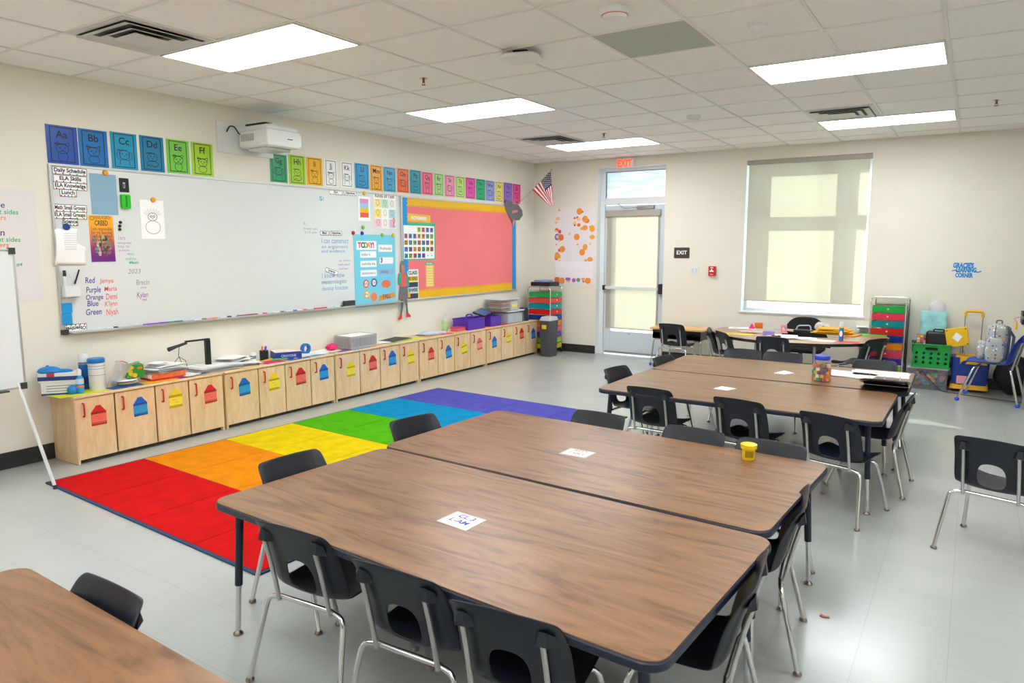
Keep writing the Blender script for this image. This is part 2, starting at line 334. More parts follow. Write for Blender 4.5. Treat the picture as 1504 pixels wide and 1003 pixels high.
# ------------------------------------------------------------ door and transom
d = struct(bpy.data.objects.new('door_1', None)); C.objects.link(d); d.matrix_world = FM(0, 0, 0)   # local x right, y up, -z outside
fr = mk(); DP = -.12
for x0, x1, y0, y1 in ((DX0, DX0+.075, 0, DZ), (DX1-.035, DX1, 0, DZ), (DX0+.075, DX1-.035, DZ-.05, DZ), (DX0+.075, DX1-.035, 2.26, 2.36)): fr.box(x0, x1, y0, y1, DP-.06, DP+.012)
fr.build('door_frame', WPAINT, d, bevel=.003)
rv = mk(); rv.box(DX0, DX0+.006, 0, DZ, DP+.012, .004).box(DX1-.006, DX1, 0, DZ, DP+.012, .004).box(DX0, DX1, DZ-.006, DZ, DP+.012, .004); rv.build('reveal', WPAINT, d)
X0, X1 = DX0+.08, DX1-.04
lf = mk()
for x0, x1, y0, y1 in ((X0, X0+.11, .012, 2.25), (X1-.11, X1, .012, 2.25), (X0+.11, X1-.11, .012, .36), (X0+.11, X1-.11, 2.12, 2.25)): lf.box(x0, x1, y0, y1, DP-.045, DP-.002)
lf.build('door_leaf', mat('pale_door_paint', (205, 216, 224), .35), d, bevel=.003)
mk().box(X0+.11, X1-.11, .36, 2.12, DP-.026, DP-.02).build('door_glass', PANE, d, smooth=False)
TF = bpy.data.materials.new('streaked_transom_pane'); TF.use_nodes = True; nt = TF.node_tree; b = nt.nodes['Principled BSDF']; N = nt.nodes.new; L = nt.links.new  # transom pane: noise streaks from pale teal to near white, partly see-through
tc = N('ShaderNodeTexCoord'); mp = N('ShaderNodeMapping'); mp.inputs['Scale'].default_value = (1.5, 9, 1); nz = N('ShaderNodeTexNoise'); nz.inputs['Scale'].default_value = 1.6; nz.inputs['Detail'].default_value = 5; nz.inputs['Distortion'].default_value = .6
L(tc.outputs['Object'], mp.inputs[0]); L(mp.outputs[0], nz.inputs[0]); cr = N('ShaderNodeValToRGB'); e = cr.color_ramp.elements; e[0].position = .42; e[0].color = (*lin((186, 218, 226)), 1); e[1].position = .60; e[1].color = (*lin((236, 242, 248)), 1)
L(nz.outputs[0], cr.inputs[0]); L(cr.outputs[0], b.inputs['Base Color']); b.inputs['Roughness'].default_value = .3; b.inputs['Transmission Weight'].default_value = .0; b.inputs['Alpha'].default_value = .62
b.inputs['Subsurface Weight'].default_value = 0
mk().box(DX0+.075, DX1-.035, 2.36, DZ-.05, DP-.03, DP-.026).build('transom_glass', TF, d, smooth=False)
k = mk(); k.box(DX0+.075, DX0+.087, 2.36, DZ-.05, DP-.025, DP-.018).box(DX0+.087, DX1-.035, DZ-.06, DZ-.05, DP-.025, DP-.018).build('transom_gasket', col(60, 110, 130), d)
cl = mk(); cl.rbox(1.72, 1.98, 2.185, 2.24, DP, DP+.05, .008).build('door_closer', STEEL, d, bevel=.003)
mk().tube([(1.85, 2.22, DP+.055), (1.55, 2.20, DP+.13), (1.42, 2.27, DP+.04)], .006, 8).build('closer_arm', STEEL, d)
mk().rbox(X0+.02, X1-.03, 1.00, 1.045, DP+.004, DP+.05, .01).build('push_bar', WPAINT, d, bevel=.004)
mk().rbox(X1-.055, X1+.012, .95, 1.10, DP+.004, DP+.075, .02).build('latch_housing', BLACK, d, bevel=.004)
mk().rbox(X0-.005, X0+.035, .985, 1.06, DP+.004, DP+.06, .01).build('bar_end_cap', BLACK, d, bevel=.003)
k = mk(); k.box(X0+.02, X1, .03, .05, DP-.001, DP+.002).disc(1.62, .33, DP-.001, .012, t=.003).build('kick_plate', STEEL, d)
# roller shade on the door
t = thing('roller_shade', 'beige roller shade pulled down over the glass exit door', 'roller shade', FM(X0+.03, 0, DP)); w = X1-X0-.10
mk().box(0, w, .405, 2.12, 0, .0015).build('shade_fabric', SHADE, t, smooth=False)
mk().rbox(-.01, w+.01, 2.09, 2.18, -.006, .045, .01).build('shade_cassette', mat('taupe_cassette', (170, 165, 155), .5), t, bevel=.003)
mk().rbox(0, w, .395, .415, -.004, .008, .003).build('hem_bar', mat('beige_hem', (200, 192, 170), .5), t)
# window and shade
wn = struct(bpy.data.objects.new('window_1', None)); C.objects.link(wn); wn.matrix_world = FM(0, 0, 0); WD = -.17
k = mk()
for a in ((WX0, WX0+.05, WZ0, WZ1), (WX1-.05, WX1, WZ0, WZ1), (WX0+.05, WX1-.05, WZ0, WZ0+.05), (WX0+.05, WX1-.05, WZ1-.05, WZ1), (4.24, 4.40, WZ0+.05, WZ1-.05), (WX0+.05, 4.24, 2.03, 2.15), (4.40, WX1-.05, 2.03, 2.15)):
    k.box(a[0], a[1], a[2], a[3], WD-.03, WD+.03)
k.build('window_frame', WPAINT, wn, bevel=.003)
mk().box(WX0+.05, WX1-.05, WZ0+.05, WZ1-.05, WD-.004, WD).build('window_pane', PANE, wn, smooth=False)
k = mk(); k.box(WX0, WX0+.008, WZ0, WZ1, WD+.03, .003).box(WX1-.008, WX1, WZ0, WZ1, WD+.03, .003).box(WX0, WX1, WZ1-.008, WZ1, WD+.03, .003); k.build('window_reveal', WPAINT, wn)
mk().box(WX0-.02, WX1+.02, WZ0-.012, WZ0+.012, WD+.03, .018).build('window_sill', WPAINT, wn, bevel=.003)
t = thing('roller_shade', 'wide beige roller shade covering the window, sunlit squares on it', 'roller shade', FM(WX0+.035, 0, -.03)); w = WX1-WX0-.07
sz = WZ1-.065
mk().box(0, w, .925, sz, 0, .0015).build('shade_fabric', SHADE, t, smooth=False)
mk().rbox(-.025, w+.025, sz-.002, WZ1-.01, -.05, .02, .008).build('shade_cassette', mat('taupe_cassette', (165, 160, 150), .5), t, bevel=.003)
mk().rbox(0, w, .912, .928, -.004, .007, .003).build('hem_bar', mat('beige_hem', (200, 192, 170), .5), t)
k = mk(); k.tube([(0, 0, 0), (.045, .06, 0)], .008, 6).tube([(.0, .06, 0), (.045, .0, 0)], .008, 6)
tag(k.build('window_sticker', DARK, M=FM(4.02, .97, -.155)), 'crossed sticker on the window glass showing through the shade', 'sticker')
# outside
struct(mk().box(-8, 16, YF+.4, YF+40, -.3, -.12).build('floor_outside', mat('outside_pavement', (190, 190, 184), .9, noise=.05, nscale=2), smooth=False))

# ------------------------------------------------------------ rug
RO = Vector((.5953, 2.1926)); RT = -.0472; RW, RL = 2.4385, 4.1311
k = mk(); e = .022
k.mi = 6; k.rbox(0, RW, 0, RL, 0, .009, .01)
names = ['red', 'orange', 'yellow', 'green', 'cyan', 'violet']
for j in range(6):
    for i in range(4):
        k.mi = j; y0, y1 = RL*j/6, RL*(j+1)/6; x0, x1 = RW*i/4, RW*(i+1)/4; q = .003
        k.box(max(x0+q, e), min(x1-q, RW-e), max(y0+q, e), min(y1-q, RL-e), .009, .0115)
o = k.build('rug', [RUGM[n] for n in names]+[RUGN], M=TR(RO.x, RO.y, 0, RT), smooth=False)
tag(o, 'large rug of red, orange, yellow, green, blue and violet squares', 'rug')

# ------------------------------------------------------------ chairs
def arc_pts(ctrl, r=.04, n=5):
    """polyline with rounded corners"""
    P = [Vector(p) for p in ctrl]; out = [P[0]]
    for a, b_, c in zip(P, P[1:], P[2:]):
        u = (a-b_).normalized(); v = (c-b_).normalized(); rr = min(r, (a-b_).length*.45, (c-b_).length*.45)
        for k_ in range(n+1):
            t = k_/n; out.append((b_+u*rr)*(1-t)**2+b_*2*t*(1-t)+(b_+v*rr)*t*t)
    out.append(P[-1]); return out
def shell_mesh(sc=1.0):
    prof = [(.215, .318, .120), (.212, .338, .150), (.195, .352, .166), (.15, .357, .174), (.08, .354, .177), (0, .350, .178), (-.063, .348, .178), (-.108, .350, .179), (-.139, .360, .180),
            (-0.1585, 0.38, 0.1815), (-0.1689, 0.405, 0.185), (-0.1769, 0.435, 0.185), (-0.1843, 0.465, 0.184), (-0.1934, 0.5, 0.183), (-0.2031, 0.53, 0.182), (-0.214, 0.565, 0.181), (-0.2258, 0.6, 0.179), (-0.2349, 0.628, 0.177), (-0.2399, 0.646, 0.171), (-0.2429, 0.657, 0.156)]
    NU = 16; vs = []; idx = {}; fs = []
    def pt(s_, u):
        i = min(int(s_), len(prof)-2); t = s_-i
        y, z, hw = [prof[i][k_]*(1-t)+prof[i+1][k_]*t for k_ in range(3)]
        a = prof[max(i-1, 0)]; b_ = prof[min(i+2, len(prof)-1)]; d = Vector((b_[0]-a[0], b_[1]-a[1])).normalized(); nrm = Vector((d.y, -d.x))
        if nrm.y < 0 and s_ < 9: nrm = -nrm
        if s_ >= 9 and nrm.x < 0: nrm = -nrm
        back = min(max((s_-7)/3, 0), 1)
        cv = .012*(1-back)*abs(u)**3+.034*back*abs(u)**6+.010*u*u; cv *= (1 if s_ < 14.5 else max(0, 1-.22*(s_-14.5)))
        nn = Vector((nrm.x, abs(nrm.y)*(1-back)))
        dz = .006*u*u*max(0, (s_-15)/4)
        return (u*hw, y+nn.x*cv, z+nn.y*cv-dz)
    def V(s_, u):
        key = (round(s_, 4), round(u, 4))
        if key not in idx: idx[key] = len(vs); vs.append(pt(s_, u))
        return idx[key]
    us = [-1+2*i/NU for i in range(NU+1)]; s0, s1 = 8, 14; u0, u1 = 4, 12
    for j in range(len(prof)-1):
        for i in range(NU):
            if s0 <= j < s1 and u0 <= i < u1: continue
            fs.append((V(j, us[i]), V(j, us[i+1]), V(j+1, us[i+1]), V(j+1, us[i])))
    bd = [(s0, us[i]) for i in range(u0, u1)]+[(j, us[u1]) for j in range(s0, s1)]+[(s1, us[i]) for i in range(u1, u0, -1)]+[(j, us[u0]) for j in range(s1, s0, -1)]
    sc_, uc = 11.1, 0.0
    def el(s_, u):
        a = math.atan2((s_-sc_)/2.35, (u-uc)/.36); c_, n_ = math.cos(a), math.sin(a)
        pw = .8 if n_ > 0 else .62
        return (sc_+2.35*math.copysign(abs(n_)**pw, n_), uc+.36*math.copysign(abs(c_)**.8, c_))
    el_ = [el(*b_) for b_ in bd]; M_ = len(bd); prev = [V(*b_) for b_ in bd]
    for t in (.5, .85, 1):
        cur = [V(b_[0]*(1-t)+q[0]*t, b_[1]*(1-t)+q[1]*t) for b_, q in zip(bd, el_)]
        for i in range(M_): 
            a, b_, c, d = prev[i], prev[(i+1) % M_], cur[(i+1) % M_], cur[i]
            fs.append((a, b_, c, d))
        prev = cur
    k_ = mk(); k_.add(vs, fs); return k_
def make_chair(name, label, plastic, M, group, feet=None, sc=1.0, legmat=None, straight=False):
    t = thing(name, label, 'chair', M, group); legmat = legmat or CHROME
    sh = shell_mesh(); sh.T = Matrix.Identity(4)
    if sc != 1: sh.v = [(x*sc, y*sc, z*sc) for x, y, z in sh.v]
    o = sh.build('seat_shell', plastic, t, ang=70); so_ = o.modifiers.new('thick', 'SOLIDIFY'); so_.thickness = .006*sc; so_.offset = 0
    ss = o.modifiers.new('sub', 'SUBSURF'); ss.levels = 1; ss.render_levels = 1
    r = .0105*sc
    def P(l): return [(x*sc, y*sc, z*sc) for x, y, z in l]
    glide = feet or mat('steel_glide', (140, 128, 120), .3, 1)
    def foot(leg, x, y): mk().lathe([(.013*sc, 0), (.017*sc, .003*sc), (.016*sc, .010*sc), (.011*sc, .016*sc)] if not feet else [(.016, 0), (.023, .008), (.023, .022), (.014, .034)], (x*sc, y*sc, 0), 14).build('foot_glide', glide, leg)
    for s_ in (-1, 1):
        leg = mk().tube(arc_pts(P([(s_*.222, -.245, .012), (s_*.188, -0.1675, .318), (s_*.12, -0.1605, .328)]), .05*sc), r, 12).build('leg', legmat, t); foot(leg, s_*.222, -.245)
        leg = mk().tube(arc_pts(P([(s_*.205, .225, .012), (s_*.165, .115, .325), (s_*.08, .09, .332)]), .04*sc), r, 12).build('leg', legmat, t); foot(leg, s_*.205, .225)
        up = mk(); up.tube(P([(s_*.126, -0.1711, .318), (s_*.126, -0.1868, .40), (s_*.125, -0.2094, .50), (s_*.124, -0.2324, .585)]), .0085*sc, 10)
        up.build('upright', mat('satin_upright_steel', (190, 190, 186), .3, .85), t)
        pk = mk(); pk.add(P([(s_*.126-.036, -.214, .57), (s_*.126+.036, -.214, .57), (s_*.126+.016, -.244, .579), (s_*.126-.016, -.244, .579), (s_*.126-.01, -.237, .619), (s_*.126+.01, -.237, .619), (s_*.126-.032, -.224, .606), (s_*.126+.032, -.224, .606)]),
            [(0, 1, 2, 3), (3, 2, 5, 4), (0, 3, 4, 6), (2, 1, 7, 5)]); pk.build('socket', plastic, t)
    mk().tube(P([(-.125, -0.1605, .328), (.125, -0.1605, .328)]), r, 12).build('rear_crossbar', legmat, t)
    mk().tube(P([(-.085, .09, .332), (.085, .09, .332)]), r, 12).build('seat_brace', legmat, t)
    return t
CH = [] # x, y, z-rotation in degrees, label, group
def chairs_at(lst, group, src=None):
    out = []
    for i, (x, y, rz, lb) in enumerate(lst):
        M = TR(x, y, 0, math.radians(rz))
        if src is None: src = make_chair('school_chair', lb, NAVYP, M, group); out.append(src)
        else: out.append(dup(src, M, lb, group))
    return src, out
base, _ = chairs_at([(3.935, 1.765, 4, 'navy plastic school chair seen from behind at the near table, first from the left'),
    (4.475, 1.72, 2.6, 'navy plastic school chair seen from behind at the near table, middle of three'),
    (4.885, 1.69, 7, 'navy chair at the near table cut off by the bottom edge, rightmost of three')], 'navy chairs along the front of the near tables')
chairs_at([(3.49, 2.10, -95, 'navy chair behind the near table end, over the orange squares'),
    (3.47, 2.99, -100, 'navy chair on the rug side of the second near table, over the green squares')], 'navy chairs on the rug side of the near tables', base)
chairs_at([(4.10, 3.50, 177, 'navy chair top behind the second near table, leftmost of three, against the violet rug corner'),
    (4.70, 3.44, 176, 'navy chair top behind the second near table, middle of three'),
    (5.12, 3.40, 176, 'navy chair top behind the second near table, directly behind the yellow tub')], 'navy chairs behind the second near table', base)
chairs_at([(5.215, 2.09, 97, 'navy chair seen edge-on at the front right corner of the near table'),
    (5.205, 2.86, 98, 'navy chair seen edge-on at the right end of the second near table')], 'navy chairs at the right end of the near tables', base)
chairs_at([(4.075, 4.845, -3, 'navy chair seen from behind at the far table pair, leftmost of three'),
    (4.735, 4.80, -9, 'navy chair seen from behind at the far table pair, middle of three'),
    (5.33, 4.65, -16, 'navy chair turned slightly at the right front corner of the far table pair')], 'navy chairs along the front of the far tables', base)
chairs_at([(3.73, 5.25, -100, 'navy chair on the rug side of the far tables, nearest the violet rug corner'),
    (3.84, 6.02, -100, 'navy chair on the rug side of the far tables, nearer the student desk')], 'navy chairs on the rug side of the far tables', base)
chairs_at([(4.13, 6.68, -176, 'navy chair top behind the far tables, leftmost of three'),
    (4.50, 6.66, -177, 'navy chair top behind the far tables, left of the clear jar'),
    (5.30, 6.62, -172, 'navy chair top behind the far tables, beside the loose papers')], 'navy chairs behind the far tables', base)
chairs_at([(5.42, 5.33, 87, 'navy chair seen side-on at the far tables under the open binder')], 'navy chair at the right end of the far tables', base)
chairs_at([(6.14, 4.50, -14.5, 'navy chair standing alone on the open floor at the right edge')], 'navy chair standing alone', base)
chairs_at([(3.87, .72, 180, 'navy chair top behind the dark foreground table at lower left')], 'navy chair at the foreground table', base)
chairs_at([(3.49, 8.57, -78, 'navy chair edge-on at the left end of the round-ended table, outer one'),
    (3.68, 8.38, -50, 'navy chair at the left end of the round-ended table, inner one'),
    (4.12, 8.28, 0, 'navy chair seen from behind at the front of the cluttered round-ended table'),
    (4.92, 8.62, 60, 'navy chair at the right end of the round-ended table')], 'navy chairs around the round-ended table', base)
chairs_at([(2.72, 8.96, -4, 'navy chair tucked into the single student desk by the exit door')], 'navy chair at the student desk', base)
BLUEP = mat('blue_chair_plastic', (20, 62, 176), .4)
make_chair('school_chair', 'bright blue chair with chrome legs and blue ball feet holding a backpack', BLUEP, TR(6.18, 9.07, 0, math.radians(81)), 'blue chair', feet=mat('blue_ball_foot', (24, 84, 214), .45), sc=1.15)

# ------------------------------------------------------------ tables
def table(name, label, x0, y0, ang, L_, D_, z, group, topmat=WALNUT, r=.07):
    t = thing(name, label, 'table', TR(x0, y0, 0, ang), group)
    mk().rbox(.006, L_-.006, .006, D_-.006, z-.004, z, r-.006, 6).build('laminate_top', topmat, t, ang=30)
    mk().rbox(0, L_, 0, D_, z-.032, z-.0045, r, 6).build('edge_band', NAVYM, t, bevel=.005)
    ins = .085
    for lx in (ins, L_-ins):
        for ly in (ins, D_-ins):
            sx = -1 if lx < L_/2 else 1; sy = -1 if ly < D_/2 else 1
            fx, fy = lx+sx*.028, ly+sy*.02
            def q(tt): return (lx+(fx-lx)*tt, ly+(fy-ly)*tt, (z-.033)*(1-tt)+.012*tt)
            leg = mk().tube([q(0), q(.62)], .0165, 14).build('leg', NAVYM, t)
            mk().tube([q(.55), q(.985)], .0115, 12).build('leg_insert', CHROME, leg)
            mk().lathe([(.014, 0), (.021, .003), (.02, .008), (.01, .016), (.006, .022)], (fx, fy, 0), 14).build('foot_glide', mat('steel_glide', (140, 128, 120), .3, 1), leg)
            mk().tube([(lx-sx*.02, ly-sy*.02, z-.04), (lx-sx*.10, ly-sy*.0, z-.036)], .01, 8).box(lx-.05, lx+.05, ly-.04, ly+.04, z-.037, z-.032).build('leg_bracket', NAVYM, leg)
    return t
TZ = .6; TA = -.05
def at2(o, ang, a, b_): c_, s_ = math.cos(ang), math.sin(ang); return (o[0]+a*c_-b_*s_, o[1]+a*s_+b_*c_)
table('activity_table', 'large wood-grain table with navy edge and a purple-lettered card on it', 3.348, 1.628, -.058, 2.01, .985, TZ, 'wood-grain activity tables')
table('activity_table', 'wood-grain table with navy edge and a yellow tub on it', 3.378, 2.622, -.05, 2.0, 1.035, TZ, 'wood-grain activity tables')
table('activity_table', 'wood-grain activity table of the far pair, front one with a blank white card', 3.648, 4.62, -.008, 1.90, 1.03, TZ, 'wood-grain activity tables')
table('activity_table', 'wood-grain activity table of the far pair, rear one under the jar and papers', 3.66, 5.66, .01, 1.95, .98, TZ, 'wood-grain activity tables')
table('activity_table', 'dark wood-grain table corner cut off at the lower left of the photo', 3.335, -.06, -.03, 2.0, .995, TZ, 'wood-grain activity tables')

# ------------------------------------------------------------ storage cabinets along the whiteboard wall
XC, ZC = .365, .527
def cab(y0, y1, seams, label):
    t = thing('storage_cabinet', label, 'cabinet', TR(.004, y0, 0), 'birch storage cabinets under the whiteboard'); w = y1-y0; D_ = XC
    k = mk(); k.box(0, D_-.004, 0, .018, 0, ZC-.018).box(0, D_-.004, w-.018, w, 0, ZC-.018).box(0, .01, .018, w-.018, .03, ZC-.018).box(0, D_-.02, .018, w-.018, .03, .045); k.build('carcass', BIRCH, t, bevel=.002)
    mk().box(.05, D_-.04, .018, w-.018, 0, .03).build('plinth', mat('dark_plinth', (70, 60, 52), .7), t)
    mk().box(0, D_+.012, -.002, w+.002, ZC-.018, ZC).build('cabinet_top', BIRCH, t, bevel=.004)
    ys = [0]+[s_-y0 for s_ in seams]+[w]
    for i in range(4):
        a, b_ = ys[i]+.006, ys[i+1]-.006
        dm = TR(D_-.016, a, .035); dr = mk().box(0, .018, 0, b_-a, 0, ZC-.035-.022).build('door', BIRCH, t, dm, bevel=.003)
        mk().tube(arc_pts([(.016, .045, .345), (.040, .045, .345), (.040, .045, .445), (.016, .045, .445)], .014, 4), .0065, 8).build('handle', mat('red_door_pull', (190, 26, 32), .35), dr, TR(0, .006, -.012))
    k = mk(); 
    return t, [(y0+ys[i]+.006, y0+ys[i+1]-.006) for i in range(4)]
UN = [(2.532, 3.79, (2.83, 3.16, 3.46), 'birch storage cabinet at the left end of the row, bare plywood side showing'),
      (3.815, 5.12, (4.17, 4.48, 4.80), 'birch storage cabinet second from the left in the row, under the document camera end'),
      (5.14, 6.48, (5.49, 5.81, 6.14), 'birch storage cabinet in the middle of the row'),
      (6.50, 7.90, (6.85, 7.19, 7.54), 'birch storage cabinet second from the right end of the row'),
      (7.92, 9.28, (8.28, 8.60, 8.94), 'birch storage cabinet at the right end of the row beside the dark bin')]
# crayon-shaped name tags: (pixel of top centre, pixel of bottom centre, colour)
CR = [('red', 144, 595, 146, 624), ('blue', 205, 583, 208, 610), ('yellow', 257, 571, 259, 599), ('red', 308, 565, 311, 591), ('blue', 358, 555, 361, 580), ('yellow', 402, 548, 404, 573), ('red', 441, 540, 443, 564), ('blue', 475, 535, 477, 557),
      ('yellow', 515, 531, 516, 553), ('red', 547, 522, 549, 543), ('blue', 576, 515, 577, 536), ('yellow', 603, 514, 605, 534), ('red', 633, 510, 634, 528), ('blue', 658, 507, 661, 525), ('yellow', 681, 502, 684, 519), ('pink', 704, 496, 706, 513), ('blue', 726, 494, 727, 510), ('yellow', 747, 488, 748, 503), ('red', 766, 482, 767, 497), ('blue', 783, 482, 784, 497)]
CC = dict(red=((205, 28, 30), (238, 108, 92)), blue=((16, 96, 196), (30, 150, 214)), yellow=((236, 206, 20), (242, 216, 60)), pink=((226, 96, 100), (240, 150, 146)))
k20 = 0; ordn = ['first', 'second', 'third', 'fourth']
for ci, (y0, y1, seams, lb) in enumerate(UN):
    t, drs = cab(y0, y1, seams, lb)
    for di, (a, b_) in enumerate(drs):
        cn, u0, v0, u1, v1 = CR[k20]; xx = .004+XC+.002+.001; (ya, za), (yb, zb) = LW(u0, v0, xx), LW(u1, v1, xx); yc = (ya+yb)/2; hh = za-zb
        w = hh*.74/2; rot = (yb-ya)/hh*.5 if abs(yb-ya) < .05 else 0
        k = mk(); k.mi = 0
        k.prism([(-w, 0), (w, 0), (w, hh*.66), (w*.42, hh*.93), (w*.3, hh), (-w*.3, hh), (-w*.42, hh*.93), (-w, hh*.66)], 0, .0012)
        k.mi = 1; k.prism([(-w*1.0, hh*.09), (w, hh*.09), (w, hh*.58), (-w, hh*.58)], .0012, .0016)
        k.mi = 2
        for yy in (.075, .60):
            n_ = 7
            for q in range(n_):
                x_ = -w+2*w*(q+.15)/n_; k.line([(x_, hh*yy), (x_+w*.16, hh*(yy+.055))], hh*.022, .0019)
            k.line([(-w, hh*(yy-.012)), (w, hh*(yy-.012))], hh*.014, .0019).line([(-w, hh*(yy+.068)), (w, hh*(yy+.068))], hh*.014, .0019)
        k.mi = 3
        k.line([(-w*.55, hh*.44), (-w*.3, hh*.46), (-.1*w, hh*.43), (w*.15, hh*.46)], hh*.012, .0019).line([(-w*.1, hh*.3), (w*.15, hh*.32), (w*.4, hh*.29)], hh*.012, .0019)
        c0, c1 = CC[cn]
        o = k.build('crayon_name_tag', [col(*c0), col(*c1), INK, PURINK if cn == 'blue' else mat('tag_script', (150, 60, 60), .6)], M=LM(yc, zb, xx, rot), smooth=False)
        tag(o, f'{cn} crayon-shaped paper tag taped on the {ordn[di]} door of the '+['leftmost', 'second', 'middle', 'fourth', 'rightmost'][ci]+' cabinet', 'name tag', 'crayon-shaped name tags')
        k20 += 1

# ------------------------------------------------------------ whiteboard
y0, zt = LW(69, 240); _, zb = LW(88, 488.5); y1, _ = LW(586, 447); zt2 = 2.2615; zb2 = .968
wb = thing('whiteboard', 'long white dry-erase board covering most of the left wall, writing and papers on it', 'whiteboard', LM(y0, zb2, 0), None)
BW, BH = y1-y0, zt2-zb2; BO = .02
BOARD = mat('whiteboard_enamel', (222, 226, 226), .16, coat=.3)
mk().box(.012, BW, .012, BH-.012, .002, .018).build('board_surface', BOARD, wb, smooth=False)
ALU = mat('aluminium_trim', (205, 208, 210), .3, .7)
k = mk(); k.box(0, BW, BH-.014, BH, 0, .026).box(0, .014, .014, BH-.014, 0, .026).box(0, BW, 0, .014, 0, .026).build('board_frame', ALU, wb, bevel=.002)
k = mk(); k.box(.05, BW, -.004, .004, .02, .075).box(.05, BW, .004, .012, .07, .075).build('marker_tray', ALU, wb, bevel=.001)
k = mk().rbox(-.004, .045, -.012, .03, 0, .03, .008).build('corner_cap', DARK, wb)
def bl(u, v): y, z = LW(u, v, BO); return y-y0, z-zb2
def write(name, items, m_, z=.0185):
    k = mk()
    for st, u, v, u2, hp, *kw in items:      # baseline start, end along the board, cap height
        (x_, y_), (x2, _) = bl(u, v), bl(u2, v); pm = 1/abs(bl(u, v-1)[1]-y_)
        k_ = dict(kw[0]) if kw else {}; vs, fs, w_, h_ = tgeo(st, k_.get('bold', 0), k_.get('shear', 0)); sz = hp/pm/.72
        k.text(st, x_, y_, z, sz, sx=(x2-x_)/max(w_*sz, 1e-6), **k_)
    return k.build(name, m_, wb, smooth=False)
hw = dict(shear=.12, bold=.012); hh_ = dict(shear=.1)
write('marker_writing', [('Red', 125, 416, 140, 9, hw), ('Purple', 126.5, 430, 148.5, 9, hw), ('Orange', 126, 440.5, 152, 7.5, hw), ('Blue', 128, 450, 145, 8.5, hw), ('Green', 126, 463, 150, 9, hw)], BLUEINK)
write('marker_writing', [('Jamya', 147, 415.5, 167, 6.5, hw), ('Maria', 153, 427.5, 172, 7, hw), ('Demi', 155.5, 440, 173, 9, hw), ("K'lynn", 154, 450, 173, 7.5, hw), ('Niyah', 156, 462.5, 174, 9, hw)], REDINK)
write('marker_writing', [('2023', 188, 402, 207, 7, dict(shear=.2)), ('Brecin', 200, 418.5, 220, 8, hh_), ('mi', 207, 424, 215, 3.5)], GREYINK)
write('marker_writing', [('Kylan', 201, 437, 218, 8, hw), ('mi', 209, 442, 216, 4, hw), ('10/5', 173, 352, 184, 4.5), ('new groups', 173, 358, 193, 3.5), ('Friday, Oct', 173, 363.5, 191, 3.5), ('no lesson', 174, 369, 190, 3.5)], PURINK)
write('marker_writing', [('4th', 187, 375, 197, 4), ('table', 184, 382, 200, 4.5, dict(shear=.2)), ('Math', 190, 387.5, 204, 4, dict(bold=.03))], TEALINK)
write('marker_writing', [('S:', 469, 294, 476, 6, dict(bold=.02)), ('I can construct', 472, 357, 512, 8, hh_), ('an argument', 472, 364.5, 511, 5, hh_), ('and evidence.', 472, 371, 508, 5, hh_),
    ('I know how', 472.5, 408.5, 507, 7.5, hh_), ('meteorologists', 472.5, 417.5, 509, 6.5, hh_), ('develop forecasts', 473, 427, 511, 6.5, hh_)], LBINK)
write('marker_writing', [('to share', 498, 384, 515, 3), ('with each', 497, 390, 514, 3), ('other', 498, 396, 512, 3)], PURINK)
write('marker_writing', [('E.', 446, 330, 450, 4), ('Erase? yes', 446, 337, 466, 3.5), ('3:15 pm', 447, 342.5, 465, 3.5)], GREYINK)

# sentence strips
DOTC = [(220, 60, 50), (190, 70, 170), (30, 130, 210), (90, 180, 60), (240, 130, 60), (225, 60, 110)]
def strip(st, u0, v0, u1, v1, label, flip=False, rot=0, off=BO):
    a, zt_ = LW(u0, v0, off); b_, zb_ = LW(u1, v1, off); w = b_-a; h = .06 if u0 < 200 else .05
    k = mk(); k.box(0, w, 0, h, 0, TH)
    o = k.build('sentence_strip', WHITE, M=LM(a, zt_-h, off, rot) if not flip else LM(b_, zt_, off, PI), smooth=False)
    tag(o, label, 'label strip', 'white printed label strips')
    d_ = mk(); n_ = max(5, int(w/.05))
    for i in range(n_): d_.mi = i % 6; d_.disc(w*(i+.5)/n_, h*.17, TH, h*.1, n=8)
    d_.build('dot_border', [col(*c) for c in DOTC], o, smooth=False)
    k = mk(); k.frame(.003, w-.003, .003, h-.003, .004, E1); k.text(st, w/2, h*.36, E1, h*.68, bold=.03, align='CENTER', fit=w*.9); k.build('lettering', INK, o, smooth=False)
for a in (('Daily Schedule', 75.5, 243.5, 128, 258, 'white strip printed Daily Schedule at the top left of the board'), ('ELA Skills', 77, 255.5, 128, 268, 'white strip printed ELA Skills near the top of the stack'),
          ('ELA Knowledge', 77, 266, 128.5, 281, 'white strip printed ELA Knowledge'), ('Lunch', 86.5, 277, 113, 289, 'short white strip printed Lunch'),
          ('Math Small Groups', 77, 299, 128, 311, 'white strip printed Math Small Groups'), ('ELA Small Groups', 77, 309.5, 128, 321, 'white strip printed ELA Small Groups'),
          ('Science', 91, 320, 115, 331, 'short white strip printed Science above the blue magnet'), ('ELA', 483, 278.5, 503, 285, 'small white strip printed ELA right of the board centre'), ('Objectives', 504.5, 280, 523, 287, 'small white strip printed Objectives beside the ELA one, high up'),
          ('Math', 470, 339, 483, 347, 'small white strip printed Math above the blue writing'), ('Objectives', 484, 339, 502, 347, 'small white strip printed Objectives above the blue writing')):
    strip(*a)
strip('Objectives', 94, 477, 128, 485, 'white strip printed Objectives stuck upside down in the lower left corner', flip=True)
strip('Science', 477, 392, 496, 403, 'tilted white strip printed Science over the lower blue writing', rot=-.28)

